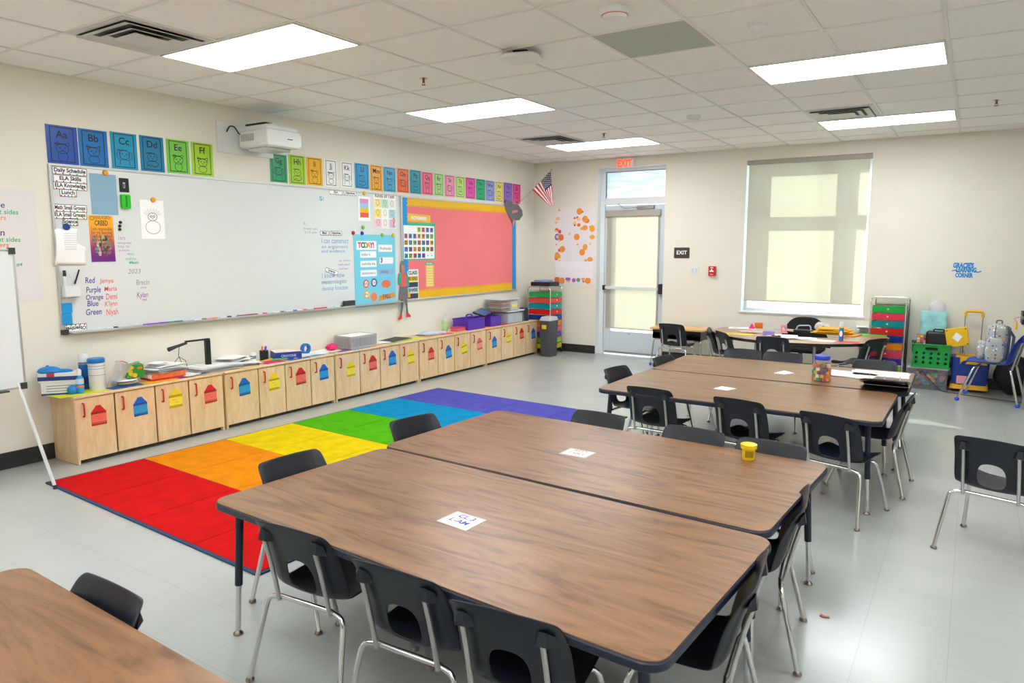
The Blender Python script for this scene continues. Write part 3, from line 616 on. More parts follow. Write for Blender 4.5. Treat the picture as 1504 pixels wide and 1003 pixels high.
def magnet(u, v, c, label, rr=.022, off=BO):
    y, z = LW(u, v, off); k = mk().lathe([(rr, 0), (rr, .008), (rr*.8, .014)], n=16)
    return tag(k.build('magnet', col(*c, .35), M=LM(y, z, off)), label, 'magnet', 'round board magnets')
o, w, h = onwall('L', 'blue_paper', 'plain light blue paper sheet hung by an orange magnet', 'paper', 130.5, 254, 174, 316, col(134, 172, 196), off=BO)
magnet(154.5, 254, (232, 160, 30), 'orange magnet holding the light blue sheet', off=BO+.002)
o, w, h = onwall('L', 'patterned_card', 'small black and white patterned card high on the board', 'card', 175, 262, 189, 282, mat('pattern_card', (200, 200, 200), .6), off=BO)
k = mk()
for i in range(4): k.frame(w*.1*i, w*(1-.1*i), h*.08*i, h*(1-.08*i), .009, E1)
k.text('E', w/2, h*.35, E2, h*.35, bold=.04, align='CENTER'); k.build('print', INK, o, smooth=False)
y, z = LW(177, 306, BO); y2, z2 = LW(189, 286, BO); o = mk().rbox(0, y2-y, 0, z2-z, 0, .03, .012).build('board_eraser', col(40, 190, 30), M=LM(y, z, BO), bevel=.004); tag(o, 'bright green magnetic eraser high on the board', 'eraser')
mk().box((y2-y)*.42, (y2-y)*.58, .01, z2-z-.01, .03, .032).build('grip_line', col(20, 130, 20), o)
# creed poster
CM = bpy.data.materials.new('creed_gradient'); CM.use_nodes = True; nt = CM.node_tree; b = nt.nodes['Principled BSDF']; N = nt.nodes.new; L = nt.links.new
tc = N('ShaderNodeTexCoord'); sp = N('ShaderNodeSeparateXYZ'); L(tc.outputs['Generated'], sp.inputs[0]); cr = N('ShaderNodeValToRGB'); e = cr.color_ramp.elements
e[0].position = .1; e[0].color = (*lin((120, 20, 140)), 1); e[1].position = .95; e[1].color = (*lin((250, 180, 20)), 1)
for p_, c in ((.3, (160, 50, 120)), (.5, (214, 120, 80)), (.7, (240, 160, 40))): x = e.new(p_); x.color = (*lin(c), 1)
L(sp.outputs[1], cr.inputs[0]); L(cr.outputs[0], b.inputs['Base Color']); b.inputs['Roughness'].default_value = .4
o, w, h = onwall('L', 'creed_poster', 'orange to purple poster titled Creed on the board under the blue sheet', 'poster', 129.5, 316, 170, 384, CM, off=BO)
k = mk(); k.text('KENILWORTH', w*.56, h*.92, E1, .042, align='CENTER', fit=w*.66); k.text('CREED', w/2, h*.79, E1, .055, bold=.02, align='CENTER', fit=w*.55); k.ring(w*.14, h*.94, E1, .014, w=.004)
for i, st in enumerate(('I am responsible', 'for my learning', 'I will do my best', 'each and every day', 'I will respect my', 'school and others', 'I will be ready', 'to work and listen', 'I will succeed')): k.text(st, w/2, h*(.68-.078*i), E1, .038, align='CENTER', fit=w*.86)
k.build('lettering', col(90, 60, 30), o, smooth=False)
k = mk(); random.seed(3)
for i in range(26): k.mi = i % 4; k.disc(w*random.uniform(.15, .85), h*random.uniform(.18, .55), TH, .014, .026, n=8, t=.0003)
k.build('hands_print', [col(210, 200, 190), col(200, 160, 60), col(150, 110, 140), col(120, 150, 150)], o, smooth=False)
for i, (u, v) in enumerate(((176.5, 326.5), (175.5, 332), (175.5, 337))): magnet(u, v, (30, 30, 34), 'tiny black magnet, '+['top', 'middle', 'bottom'][i]+' of three beside the creed poster', .012)
magnet(97.5, 333, (24, 60, 130), 'navy magnet pinning the white papers under the Science strip', .026, off=BO+.006)
y, z = LW(80, 390, BO); y2, z2 = LW(122, 336, BO)
k = mk(); k.sheet(lambda u, v: ((y2-y)*u*(.72 if v > .5 else 1)+.02*v, (z2-z)*v, .002+.03*math.sin(PI*(1-v))*(1-u)), 10, 10)
o = tag(k.build('white_papers', WHITE, M=LM(y, z, BO+.001)), 'curling white printed pages pinned at the left end of the board', 'paper')
so2 = o.modifiers.new('t', 'SOLIDIFY'); so2.thickness = .001
k = mk()
for i in range(8): k.line([((y2-y)*.3, (z2-z)*(.86-.06*i)), ((y2-y)*.68, (z2-z)*(.86-.06*i))], .003, .034)
k.build('table_lines', mat('pale_grey_ink', (190, 192, 196), .7), o, smooth=False)
# turkey drawing
o, w, h = onwall('L', 'turkey_drawing', 'white sheet with a pencil outline turkey hung on the board', 'drawing', 204.5, 293, 243, 351, WHITE, off=BO)
k = mk(); k.ring(w*.5, h*.3, E1, w*.31, h*.17, .0035, 28); k.ring(w*.5, h*.57, E1, w*.19, h*.1, .005, 22); k.ring(w*.44, h*.58, E1, .008, w=.006, n=8); k.ring(w*.56, h*.58, E1, .008, w=.006, n=8)
k.line([(w*.47, h*.54), (w*.5, h*.51), (w*.53, h*.54)], .004, E1)
k.build('pencil_outline', mat('pencil', (110, 110, 115), .8), o, smooth=False)
k = mk()
for i in range(8):
    a = math.radians(20+i*20); k.line([(w*.5+w*.2*math.cos(a)-.01, h*.58+h*.1*math.sin(a)), (w*.5+w*.4*math.cos(a), h*.6+h*.2*math.sin(a)), (w*.5+w*.2*math.cos(a)+.01, h*.58+h*.1*math.sin(a))], .0025, E1)
k.build('feather_outline', mat('faint_pencil', (200, 196, 190), .8), o, smooth=False)
magnet(224.5, 293.5, (232, 160, 30), 'orange magnet holding the turkey drawing', off=BO+.002)
# pen pocket, pens, blue pockets
y, z = LW(91.5, 437, BO); y2, z2 = LW(112, 419, BO)
k = mk(); k.rbox(0, y2-y, 0, z2-z, .055, .06, .012).rbox(0, y2-y, 0, .006, 0, .06, .003).box(0, .004, .006, z2-z, 0, .055).box(y2-y-.004, y2-y, .006, z2-z, 0, .055)
tag(k.build('pen_pocket', WPL, M=LM(y, z, BO), bevel=.002), 'white magnetic pen pocket at the lower left of the board', 'pen holder')
def marker(name, M, c, label, ln=.125, r=.008, cap=.4, group='dry erase markers on the tray', body=None):
    t = tag(mk().tube([(0, 0, 0), (ln*(1-cap), 0, 0)], r, 10).build(name, body or WPL, M=M), label, 'marker', group)
    mk().tube([(ln*(1-cap), 0, 0), (ln*.97, 0, 0), (ln, 0, 0)], [r*1.1, r*1.05, r*.8], 10).build('cap', col(*c, .4), t); return t
y, z = LW(96, 418, BO+.03); marker('marker', Matrix.Translation((BO+.03, y, z-.02)) @ Matrix.Rotation(-PI/2, 4, 'Y'), (25, 25, 28), 'white marker with black cap standing in the pen pocket', .13, .011, .35, group='pens in the pen pocket')
y, z = LW(110, 417, BO+.006); o = mk().tube([(0, 0, 0), (.04, .11, 0)], .006, 8).build('pen', BLACK, M=LM(y, z, BO+.006)); tag(o, 'slim black pen stuck slanting on the board by the pocket', 'pen')
for i, (v0, v1, lb) in enumerate(((445.5, 459, 'bright blue pocket on the board edge, upper of two'), (460.5, 476, 'bright blue pocket on the board edge, lower of two'))):
    o, w, h = onwall('L', 'blue_pocket', lb, 'pocket', 89.5, v0, 106, v1, col(18, 150, 214), off=BO, th=.01, group='blue pockets')
# tray markers
TRAYX = .05; tz = zb2+.004+.0085
for u, c, lb, ln, bd in ((154, (28, 28, 32), 'white marker with black cap nearest the left end of the tray', .12, WPL), (210, (120, 40, 190), 'purple marker on the tray', .28, col(150, 70, 200)), (236, (30, 130, 80), 'dark green marker on the tray beside the purple one', .25, col(40, 150, 90)),
        (284, (40, 150, 90), 'white marker with green cap on the tray', .16, WPL), (296, (240, 110, 40), 'orange-capped coral marker on the tray', .2, col(240, 150, 120)), (322, (30, 30, 40), 'white marker with black cap below the board middle', .16, WPL), (348, (150, 60, 60), 'dull red marker on the tray', .30, col(150, 70, 70)), (374, (220, 30, 60), 'pale marker with red cap on the tray', .18, WPL),
        (402, (40, 130, 110), 'white marker with teal cap on the tray', .16, WPL), (420, (30, 80, 180), 'white marker with blue cap on the tray', .18, WPL), (436, (225, 40, 110), 'white marker with magenta cap on the tray', .16, WPL), (462, (210, 30, 40), 'red marker near the right end of the tray', .22, col(220, 40, 50)), (492, (40, 40, 50), 'white marker with dark cap beside the black eraser', .16, WPL)):
    y, _ = LW(u, 460, TRAYX); marker('marker', Matrix(((1, 0, 0, TRAYX), (0, 1, 0, y), (0, 0, 1, tz), (0, 0, 0, 1))) @ Matrix.Rotation(PI/2, 4, 'Z'), c, lb, ln*.8, .009, .4, body=bd)
y, z = LW(505, 447, .05); y2, _ = LW(520.5, 447, .05); o = mk().rbox(-.02, .02, 0, y2-y, 0, .065, .008).build('board_eraser', DARK, M=Matrix.Translation((.05, y, zb2+.004)), bevel=.006); tag(o, 'black felt eraser standing at the right end of the tray', 'eraser')
# colour chart, genre chart, today chart
def chart_sheet(name, label, u0, v0, u1, v1, m_=WHITE, **k_): return onwall('L', name, label, 'poster', u0, v0, u1, v1, m_, off=BO, **k_)
o, w, h = chart_sheet('colour_band_chart', 'white chart with pink, blue, yellow and red bands', 525.5, 288, 544, 325)
k = mk()
for i, c in enumerate(((236, 90, 80), (246, 190, 20), (150, 200, 232), (212, 150, 206))): k.mi = i; k.box(w*.14, w*.86, h*(.15+.19*i), h*(.34+.19*i), TH, E1)
k.build('colour_bands', [col(*c) for c in ((236, 90, 80), (246, 190, 20), (150, 200, 232), (212, 150, 206))], o, smooth=False)
magnet(534.5, 284, (236, 180, 30), 'yellow magnet above the colour band chart')
o, w, h = chart_sheet('genre_chart', 'pastel grid chart of small pictures beside the bulletin board', 548, 285, 582, 336)
k = mk(); pc = [(250, 222, 160), (190, 226, 196), (232, 240, 232), (250, 224, 120), (246, 246, 240), (176, 216, 226), (246, 200, 214), (244, 240, 236), (226, 200, 236)]
for i in range(9): k.mi = i; cx, cy = i % 3, 2-i//3; k.box(w*(.03+.32*cx), w*(.33+.32*cx), h*(.02+.295*cy), h*(.28+.295*cy), TH, E1)
k.build('picture_cells', [col(*c) for c in pc], o, smooth=False)
k = mk(); k.text('Kinds of Text', w*.5, h*.92, E1, .06, align='CENTER', fit=w*.9, bold=.02)
for i in range(9): cx, cy = i % 3, 2-i//3; k.ring(w*(.18+.32*cx), h*(.17+.295*cy), E2, w*.06, w*.09, .004, 12)
k.build('lettering', mat('brown_ink', (110, 84, 70), .7), o, smooth=False)
mk().text('?', w*.82, h*.05, E2, .16, bold=.03).build('question_mark', col(240, 150, 30), o, smooth=False)
o, w, h = chart_sheet('today_chart', 'bright blue pocket chart headed TODAY beside the bulletin board', 519, 344, 582, 446, col(120, 208, 232))
k = mk(); k.box(w*.06, w*.53, h*.79, h*.91, TH, E1)
for i in range(3): k.box(w*.14, w*.52, h*(.42+.13*i), h*(.51+.13*i), TH, E1)
k.box(w*.58, w*.92, h*.76, h*.86, TH, E1).box(w*.6, w*.94, h*.59, h*.68, TH, E1); k.build('white_cards', WHITE, o, smooth=False)
k = mk()
for i, ch_ in enumerate('TODAY!'): k.mi = i % 5; k.text(ch_, w*(.09+.07*i), h*.82, E2, .085, bold=.04)
k.build('title_letters', [col(220, 70, 60), col(40, 80, 160), col(110, 170, 60), col(240, 160, 40), col(120, 80, 160)], o, smooth=False)
k = mk(); k.mi = 0; k.box(w*.56, w*.95, h*.44, h*.51, TH, E1); k.mi = 1; k.prism([(w*.55, h*.06), (w*.98, h*.10), (w*.95, h*.17), (w*.57, h*.14)], TH, E1)
k.mi = 2; k.disc(w*.26, h*.32, TH, .05); k.mi = 3; k.disc(w*.45, h*.33, TH, .05); k.mi = 4; k.disc(w*.27, h*.17, TH, .05); k.mi = 5; k.disc(w*.44, h*.13, TH, .055); k.mi = 6; k.disc(w*.75, h*.3, TH, .08, .05)
k.mi = 7
for a_, b_ in ((.26, .32), (.45, .33), (.27, .17)): k.disc(w*a_, h*b_, E1, .032)
k.build('picture_cards', [col(*c) for c in ((150, 180, 220), (230, 150, 50), (236, 110, 60), (80, 90, 150), (240, 180, 40), (240, 130, 90), (226, 120, 90), (245, 245, 245))], o, smooth=False)
k = mk(); k.text('ARI', w*.2, h*.3, E3, .05); k.text('ONE', w*.4, h*.31, E3, .045); k.text('PA', w*.22, h*.15, E3, .05); k.text('FALL', w*.76, h*.095, E3, .07, bold=.02, align='CENTER'); k.text('3', w*.62, h*.61, E2, .075, bold=.05)
k.text('Wednesday', w*.6, h*.79, E2, .05, fit=w*.3); k.text('cloudy', w*.62, h*.46, E2, .05)
for i, st in enumerate(('tomorrow is', 'yesterday was', 'today is')): k.text(st, w*.17, h*(.45+.13*i), E2, .045, fit=w*.32)
k.build('lettering', mat('dull_blue_ink', (84, 90, 120), .7), o, smooth=False)
for u, v, c, lb in ((518.5, 342, (190, 30, 60), 'red magnet at the left corner of the TODAY chart'), (531.5, 342.5, (24, 60, 160), 'blue magnet on the top edge of the TODAY chart'), (533, 334, (120, 200, 40), 'green magnet just above the blue one'), (561, 345, (120, 200, 40), 'green magnet on the top edge of the TODAY chart'), (577, 345.5, (232, 180, 30), 'yellow magnet at the right corner of the TODAY chart')): magnet(u, v, c, lb, off=BO+.002)

# ------------------------------------------------------------ bulletin board
ya, _ = LW(587, 300); yb_, _ = LW(756.5, 430); BZ0, BZ1 = .968, 2.255
bb = thing('bulletin_board', 'coral paper bulletin board with gold scalloped and blue borders', 'bulletin board', LM(ya, BZ0, 0)); w, h = yb_-ya, BZ1-BZ0
k = mk(); k.box(0, w, 0, .02, 0, .026).box(0, w, h-.02, h, 0, .026).box(0, .02, .02, h-.02, 0, .026).box(w-.02, w, .02, h-.02, 0, .026).build('board_frame', ALU, bb, bevel=.002)
CORAL = mat('coral_paper', (244, 124, 128), .7, noise=.03, nscale=1.5, bump=.25, bscale=4)
mk().box(.02, w-.02, .02, h-.02, .002, .016).build('backing_paper', CORAL, bb, smooth=False)
def scal(k, x0, x1, yy, dirn, depth, n):
    pts = [(x0, yy), (x1, yy)]
    for i in range(n):
        for q in (.0, .25, .5, .75): t = (i+q)/n; pts.append((x1+(x0-x1)*t, yy+dirn*(depth*.7+depth*.3*math.sin(PI*q))))
    pts.append((x0, yy+dirn*depth*.7)); k.prism(pts, .0165, .019)
k = mk(); scal(k, .10, w-.11, h-.012, -1, .12, 60); scal(k, .10, w-.11, .02, 1, .115, 60); k.build('gold_scalloped_border', col(240, 186, 20), bb, smooth=False)
for x0, sg in ((.018, 1), (w-.012, -1)):
    k = mk()
    pts = [(x0, .02), (x0, h-.012)]; n_ = 26
    for i in range(n_):
        for q in (0, .25, .5, .75): t = (i+q)/n_; pts.append((x0+sg*(.085+.02*math.sin(PI*q)), h-.012+(.02-h+.012)*t))
    k.prism(pts, .017, .0195)
    k.build('blue_scalloped_border', col(10, 150, 220), bb, smooth=False)
def bbs(name, label, u0, v0, u1, v1, m_=WHITE, **kk): return onwall('L', name, label, kk.pop('cat', 'poster'), u0, v0, u1, v1, m_, off=kk.pop('off', .0175), **kk)
o, w, h = bbs('november_sign', 'gold sign reading NOVEMBER above the calendar', 598, 313, 632, 326, col(242, 196, 50), rot=-.03)
mk().text('NOVEMBER', w/2, h*.28, E1, h*.62, bold=.03, align='CENTER', fit=w*.86).build('lettering', WHITE, o, smooth=False)
o, w, h = bbs('calendar', 'green framed wall calendar with small coloured number cards', 590, 326, 640, 381, col(60, 186, 140))
mk().box(w*.04, w*.96, h*.03, h*.92, TH, E1).build('calendar_grid', WHITE, o, smooth=False)
k = mk(); cc = [(230, 180, 60), (90, 140, 200), (150, 190, 80), (220, 150, 60), (140, 110, 180), (220, 110, 110), (90, 180, 170)]; random.seed(5)
for r_ in range(5):
    for c_ in range(7):
        if (r_ == 0 and c_ < 3) or (r_ == 4 and c_ > 4): continue
        k.mi = (r_*5+c_*3) % 7; k.box(w*(.06+.128*c_), w*(.06+.128*c_+.095), h*(.75-.175*r_), h*(.75-.175*r_+.125), E1, E2)
k.build('number_cards', [col(*c) for c in cc], o, smooth=False)
k = mk(); dn = 1
for r_ in range(5):
    for c_ in range(7):
        if (r_ == 0 and c_ < 3) or (r_ == 4 and c_ > 4): continue
        k.text(str(dn), w*(.107+.128*c_), h*(.78-.175*r_), E3, .055, bold=.03, align='CENTER'); dn += 1
for c_ in (5, 6): k.disc(w*(.107+.128*c_), h*.11, E1, .008, n=8)
k.build('numbers', INK, o, smooth=False)
o, w, h = bbs('helper_label', 'small green label on the coral board under the calendar', 624, 385, 637, 388.5, col(90, 190, 140)); mk().text('BIRTHDAYS', w/2, h*.2, E1, h*.6, align='CENTER', fit=w*.9, bold=.03).build('lettering', WHITE, o, smooth=False)
o, w, h = bbs('list_strip', 'tall yellow list strip on the coral board under the green label', 625, 389.5, 637.5, 421, col(238, 196, 90))
k = mk()
for i in range(8): k.box(w*.12, w*.88, h*(.05+.118*i), h*(.13+.118*i), TH, E1)
k.build('list_lines', col(246, 220, 150), o, smooth=False)
o, w, h = bbs('striped_chart', 'small chart of black, yellow and blue bands at the lower left of the bulletin board', 597.5, 396, 615, 439, WHITE)
k = mk(); cc = [(60, 60, 96), (190, 214, 230), (50, 70, 100), (242, 206, 30), (228, 228, 232)]
for i in range(5): k.mi = i; k.box(w*.05, w*.95, h*(.03+.19*i), h*(.20+.19*i), TH, E1)
k.build('bands', [col(*c) for c in cc], o, smooth=False)
k = mk(); [k.text(st, w*.5, h*(.08+.19*i), E2, .06, align='CENTER', fit=w*.8, bold=.03) for i, st in enumerate(('LISTEN', 'SHARE', 'HELP', 'BE KIND', 'CLASS'))]; k.build('lettering', mat('olive_ink', (70, 66, 60), .7), o, smooth=False)

# ------------------------------------------------------------ alphabet cards
def P1(x, y): return (x/3.715, 150+y/3.715)
def P3(x, y): return (380+x/3.343, 180+y/3.343)
AC = [('Aa', P1(243, 117), P1(432, 345), (0, 72, 165), 'deep blue'), ('Bb', P1(422, 140), P1(595, 360), (0, 108, 182), 'blue'), ('Cc', P1(597, 158), P1(755, 373), (14, 146, 190), 'turquoise blue'), ('Dd', P1(757, 178), P1(900, 385), (0, 120, 166), 'teal blue'),
      ('Ee', P1(903, 198), P1(1038, 395), (112, 200, 60), 'grass green'), ('Ff', P1(1040, 215), P1(1167, 408), (160, 208, 24), 'lime green'), ('Gg', P3(52, 150), P3(142, 297), (16, 156, 104), 'dark green'), ('Hh', P3(145, 155), P3(232, 308), (166, 210, 36), 'lime green'),
      ('Ii', P3(232, 167), P3(315, 312), (240, 180, 14), 'golden'), ('Jj', P3(320, 178), P3(388, 318), (240, 240, 238), 'white'), ('Kk', P3(400, 190), P3(465, 322), (240, 240, 238), 'white'), ('Ll', P3(470, 197), P3(543, 328), (6, 146, 204), 'sky blue'),
      ('Mm', P3(545, 205), P3(608, 338), (240, 168, 26), 'orange-yellow'), ('Nn', P3(610, 215), P3(674, 343), (56, 166, 208), 'light blue'), ('Oo', P3(677, 222), P3(738, 347), (240, 110, 42), 'orange'), ('Pp', P3(740, 230), P3(798, 352), (10, 160, 180), 'teal'),
      ('Qq', P3(799, 240), P3(856, 357), (246, 112, 152), 'pink'), ('Rr', P3(859, 247), P3(909, 362), (176, 228, 146), 'pale green'), ('Ss', P3(912, 255), P3(963, 367), (250, 156, 194), 'light pink'), ('Tt', P3(965, 262), P3(1013, 372), (194, 232, 132), 'yellow-green'),
      ('Uu', P3(1015, 268), P3(1064, 377), (236, 82, 182), 'magenta'), ('Vv', P3(1066, 275), P3(1112, 383), (34, 178, 122), 'emerald'), ('Ww', P3(1114, 283), P3(1158, 387), (152, 162, 222), 'lavender'), ('Xx', P3(1160, 288), P3(1200, 392), (240, 226, 132), 'pale yellow'),
      ('Yy', P3(1202, 293), P3(1244, 396), (152, 112, 212), 'violet'), ('Zz', P3(1246, 300), P3(1285, 400), (240, 74, 156), 'hot pink')]
for i, (st, a, b_, c, cn) in enumerate(AC):
    o, w, h = onwall('L', 'alphabet_card', f'{cn} alphabet card with the letters {st} above the board', 'alphabet card', a[0], a[1], b_[0], b_[1], mat('glossy_%s_card' % st[0], c, .3), group='alphabet cards above the board')
    k = mk(); k.frame(w*.13, w*.87, h*.06, h*.95, .006, E1); k.text(st, w*.5, h*.68, E1, h*.27, align='CENTER', fit=w*.58, bold=.012); k.build('letters', INK, o, smooth=False)
    k = mk(); v = i % 4; q = w*.20; k.ring(w*.5, h*.40, E1, q, q*.82, .0045, 20)
    if v == 0: k.ring(w*.5-q*.8, h*.40+q*.75, E1, q*.3, w=.004, n=12); k.ring(w*.5+q*.8, h*.40+q*.75, E1, q*.3, w=.004, n=12); k.ring(w*.5, h*.2, E1, q*.8, q*.9, .0045, 20)
    elif v == 1: k.line([(w*.5-q, h*.42), (w*.5-q*1.15, h*.42+q), (w*.5-q*.4, h*.40+q*.75)], .0045, E1); k.line([(w*.5+q, h*.42), (w*.5+q*1.15, h*.42+q), (w*.5+q*.4, h*.40+q*.75)], .0045, E1); k.ring(w*.5, h*.2, E1, q*.9, q*.7, .0045, 20)
    elif v == 2: k.ring(w*.5-q*1.1, h*.38, E1, q*.35, q*.7, .004, 14); k.ring(w*.5+q*1.1, h*.38, E1, q*.35, q*.7, .004, 14); k.line([(w*.3, h*.12), (w*.34, h*.26), (w*.66, h*.26), (w*.7, h*.12)], .0045, E1)
    else: k.ring(w*.5, h*.22, E1, q*1.2, q*.6, .0045, 20); k.line([(w*.25, h*.13), (w*.4, h*.2), (w*.6, h*.13), (w*.75, h*.2)], .0045, E1)
    for s_ in (-1, 1): k.disc(w*.5+s_*q*.4, h*.42, TH, q*.12, n=8)
    k.line([(w*.5-q*.2, h*.37), (w*.5, h*.36), (w*.5+q*.2, h*.37)], .004, E1); k.line([(w*.25, h*.52), (w*.6, h*.52)], .007, E1)
    k.build('animal_drawing', INK, o, smooth=False)

# ------------------------------------------------------------ chart paper and easel at the left edge
o, w, h = onwall('L', 'chart_paper', 'large white chart paper on the wall at the left edge, coloured marker lines', 'chart paper', -70, 272, 64, 441, mat('white_chart_paper', (224, 222, 222), .75))
CY, CZ = LW(-70, 272, .002)[0], LW(64, 441, .002)[1]
for st, u, v, hp, m_ in (('shape', 7, 305, 8, BLUEINK), ('4 straight sides', 27, 315, 6.5, GRNINK), ('4 corners', 9, 323, 6.5, ORINK), ('polygon', 7, 346, 9, BLUEINK), ('4 straight sides', 30, 355, 6.5, GRNINK), ('corners', 13, 363, 6.5, ORINK), ('#4', 33, 391, 5, GRNINK)):
    y, z = LW(u, v, .002); mk().text(st, y-CY, z-CZ, E1, hp/185/.72, align='RIGHT', shear=.1, bold=.01).build('marker_writing', m_, o, smooth=False)
EX = .74; (ey, ez1) = LW(18, 365, EX); (ey2, ez0) = LW(39.5, 569, EX)
t = thing('easel_whiteboard', 'white dry-erase easel board with slanting legs at the left edge', 'easel', TR(EX, ey2, 0))
k = mk(); k.box(-.02, -.004, -.98, -.012, ez0+.012, ez1-.012); k.build('writing_surface', BOARD, t, smooth=False)
k = mk(); k.box(-.024, 0, -1, 0, ez1-.014, ez1).box(-.024, 0, -1, 0, ez0, ez0+.014).box(-.024, 0, -.014, 0, ez0+.014, ez1-.014).box(-.024, 0, -1, -.986, ez0+.014, ez1-.014); k.build('board_frame', ALU, t, bevel=.002)
for z in (ez0, ez1-.03):
    for y in (-.035, -1.005): mk().rbox(-.03, .006, y, y+.04, z-.006, z+.036, .008).build('corner_cap', DARK, t)
k = mk().box(0, .05, -.6, -.12, ez0-.006, ez0+.004).build('pen_ledge', DARK, t)
ft = FL(81, 718)
for y0_, fy in ((-.05, ft.y-ey2), (-.95, -1.18)):
    leg = mk().tube([(-.012, y0_, ez0+.05), (ft.x-EX, fy, .02)], .011, 12).build('leg', WPAINT, t); mk().tube([(ft.x-EX, fy, .03), (ft.x-EX+.001, fy+.002, .0)], .014, 12).build('rubber_foot', DARK, leg)
    ry_ = fy-.75 if fy > 0 else fy+.3
    leg = mk().tube([(-.02, -.5, ez1-.02), (-.5, ry_, .02)], .011, 12).build('leg', WPAINT, t); mk().tube([(-.5, ry_, .03), (-.501, ry_, 0)], .014, 12).build('rubber_foot', DARK, leg)
# ------------------------------------------------------------ projector on its wall plate
t = thing('wall_projector', 'white short-throw projector on a wall arm and plate above the board', 'projector', LM(4.113, 2.505, 0)) # x along wall, y up, z out
mk().rbox(0, .62, 0, .285, 0, .022, .01).build('wall_plate', WPAINT, t, bevel=.003)
mk().box(.24, .34, .20, .25, .022, .46).build('arm', WPAINT, t, bevel=.004)
mk().box(.25, .33, .24, .27, .10, .38).build('arm_bracket', DARK, t)
k = mk(); k.T = Matrix.Translation((.17, .0, 0)); k.prism([(0, .06), (.02, .045), (.36, .045), (.40, .07), (.40, .17), (.37, .20), (.02, .20), (0, .19)], .10, .50); k.build('projector_body', WPL, t, bevel=.012)
mk().box(.185, .55, .2, .235, .2, .47).build('top_cover', WPL, t, bevel=.008)
mk().box(.22, .50, .02, .046, .16, .42).build('lens_hood', mat('pale_smoked_plastic', (200, 206, 206), .3), t, bevel=.008)
k = mk()
for i in range(12): k.box(.1685, .1705, .10, .165, .13+.016*i, .139+.016*i)
k.build('vent_grille', mat('grille_grey', (150, 152, 152), .6), t)
k = mk(); k.rbox(.40, .46, .118, .126, .5, .5008, .003); k.build('logo', DARK, t, smooth=False)
k = mk().tube(arc_pts([(.10, .19, .022), (.10, .24, .07), (.15, .24, .07), (.16, .17, .12), (.19, .17, .12)], .02), .006, 8); k.build('cable', BLACK, t)

# ------------------------------------------------------------ flag, paper cutouts
FB = Vector((.012, LW(757, 303)[0], LW(757, 303)[1])); x, z = FW(812, 247, FB.y+.10); FT = Vector((x, FB.y+.10, z))
t = thing('flag', 'small American flag on a wooden stick angled out from the wall corner', 'flag', TR(*FB))
d_ = FT-FB; mk().tube([(0, 0, 0), tuple(d_*.97)], .006, 8).build('flag_pole', mat('pale_wood_stick', (205, 180, 150), .5), t); mk().tube([tuple(d_*.955), tuple(d_*.985), tuple(d_*1.0)], [.009, .008, .001], 8).build('finial', mat('gold_finial', (200, 160, 70), .3, .8), t)
x, z = FW(811, 305, FB.y+.10); BT = Vector((x, FB.y+.1, z))-FB
def fl(u, v, dz=0): # u down the pole, v along the fly
    p = d_*(.94-.50*u); q = BT+Vector((.015*(1-u), 0, .03*(1-u))); r_ = p.lerp(q, v); return (r_.x, r_.y+.02*math.sin(9*u+3*v)*v-dz, r_.z)
k = mk(); NV = 10
for r_ in range(13):
    for c_ in range(NV):
        k.mi = 2 if (r_ < 7 and c_ < 4) else r_ % 2
        k.add([fl(r_/13, c_/NV), fl((r_+1)/13, c_/NV), fl((r_+1)/13, (c_+1)/NV), fl(r_/13, (c_+1)/NV)], [(0, 1, 2, 3)])
o = k.build('flag_cloth', [col(200, 40, 60), col(240, 240, 240), col(44, 54, 92)], t)
k = mk()
for i in range(9):
    for j in range(6 if i % 2 == 0 else 5):
        u, v = (i+.7)*.057, (j+.6+(.5 if i % 2 else 0))*.061; a = [fl(u-.012, v-.013, .003), fl(u+.012, v-.013, .003), fl(u+.012, v+.013, .003), fl(u-.012, v+.013, .003)]; k.add(a, [(0, 1, 2, 3)])
k.build('stars', WHITE, o, smooth=False)
# grey paper animal cutout at the bulletin board corner
y, z = LW(741, 331, .03); y2, z2 = LW(768, 293, .03); w, h = y2-y, z2-z
o = mk(); o.prism([(0, h*.75), (w*.1, h*.95), (w*.3, h*.9), (w*.45, h*.8), (w*.7, h*.82), (w*.95, h*.6), (w, h*.42), (w*.8, h*.22), (w*.55, h*.2), (w*.42, h*.1), (w*.3, h*.3), (w*.12, h*.5)], 0, .002)
o = tag(o.build('paper_cutout', mat('grey_construction_paper', (112, 112, 116), .85, noise=.06, nscale=20), M=LM(y, z, .03), smooth=False), 'grey paper animal cutout taped at the upper right corner of the bulletin board', 'paper cutout')
k = mk(); k.prism([(w*.45, h*.8), (w*.5, h*1.0), (w*.58, h*.8)], .002, .003).prism([(w*.4, h*.55), (w*.7, h*.6), (w*.72, h*.52), (w*.42, h*.46)], .002, .003).prism([(w*.42, h*.1), (w*.5, h*.26), (w*.56, h*.2), (w*.48, 0)], .002, .003); k.build('pink_trim', col(226, 130, 130), o, smooth=False)
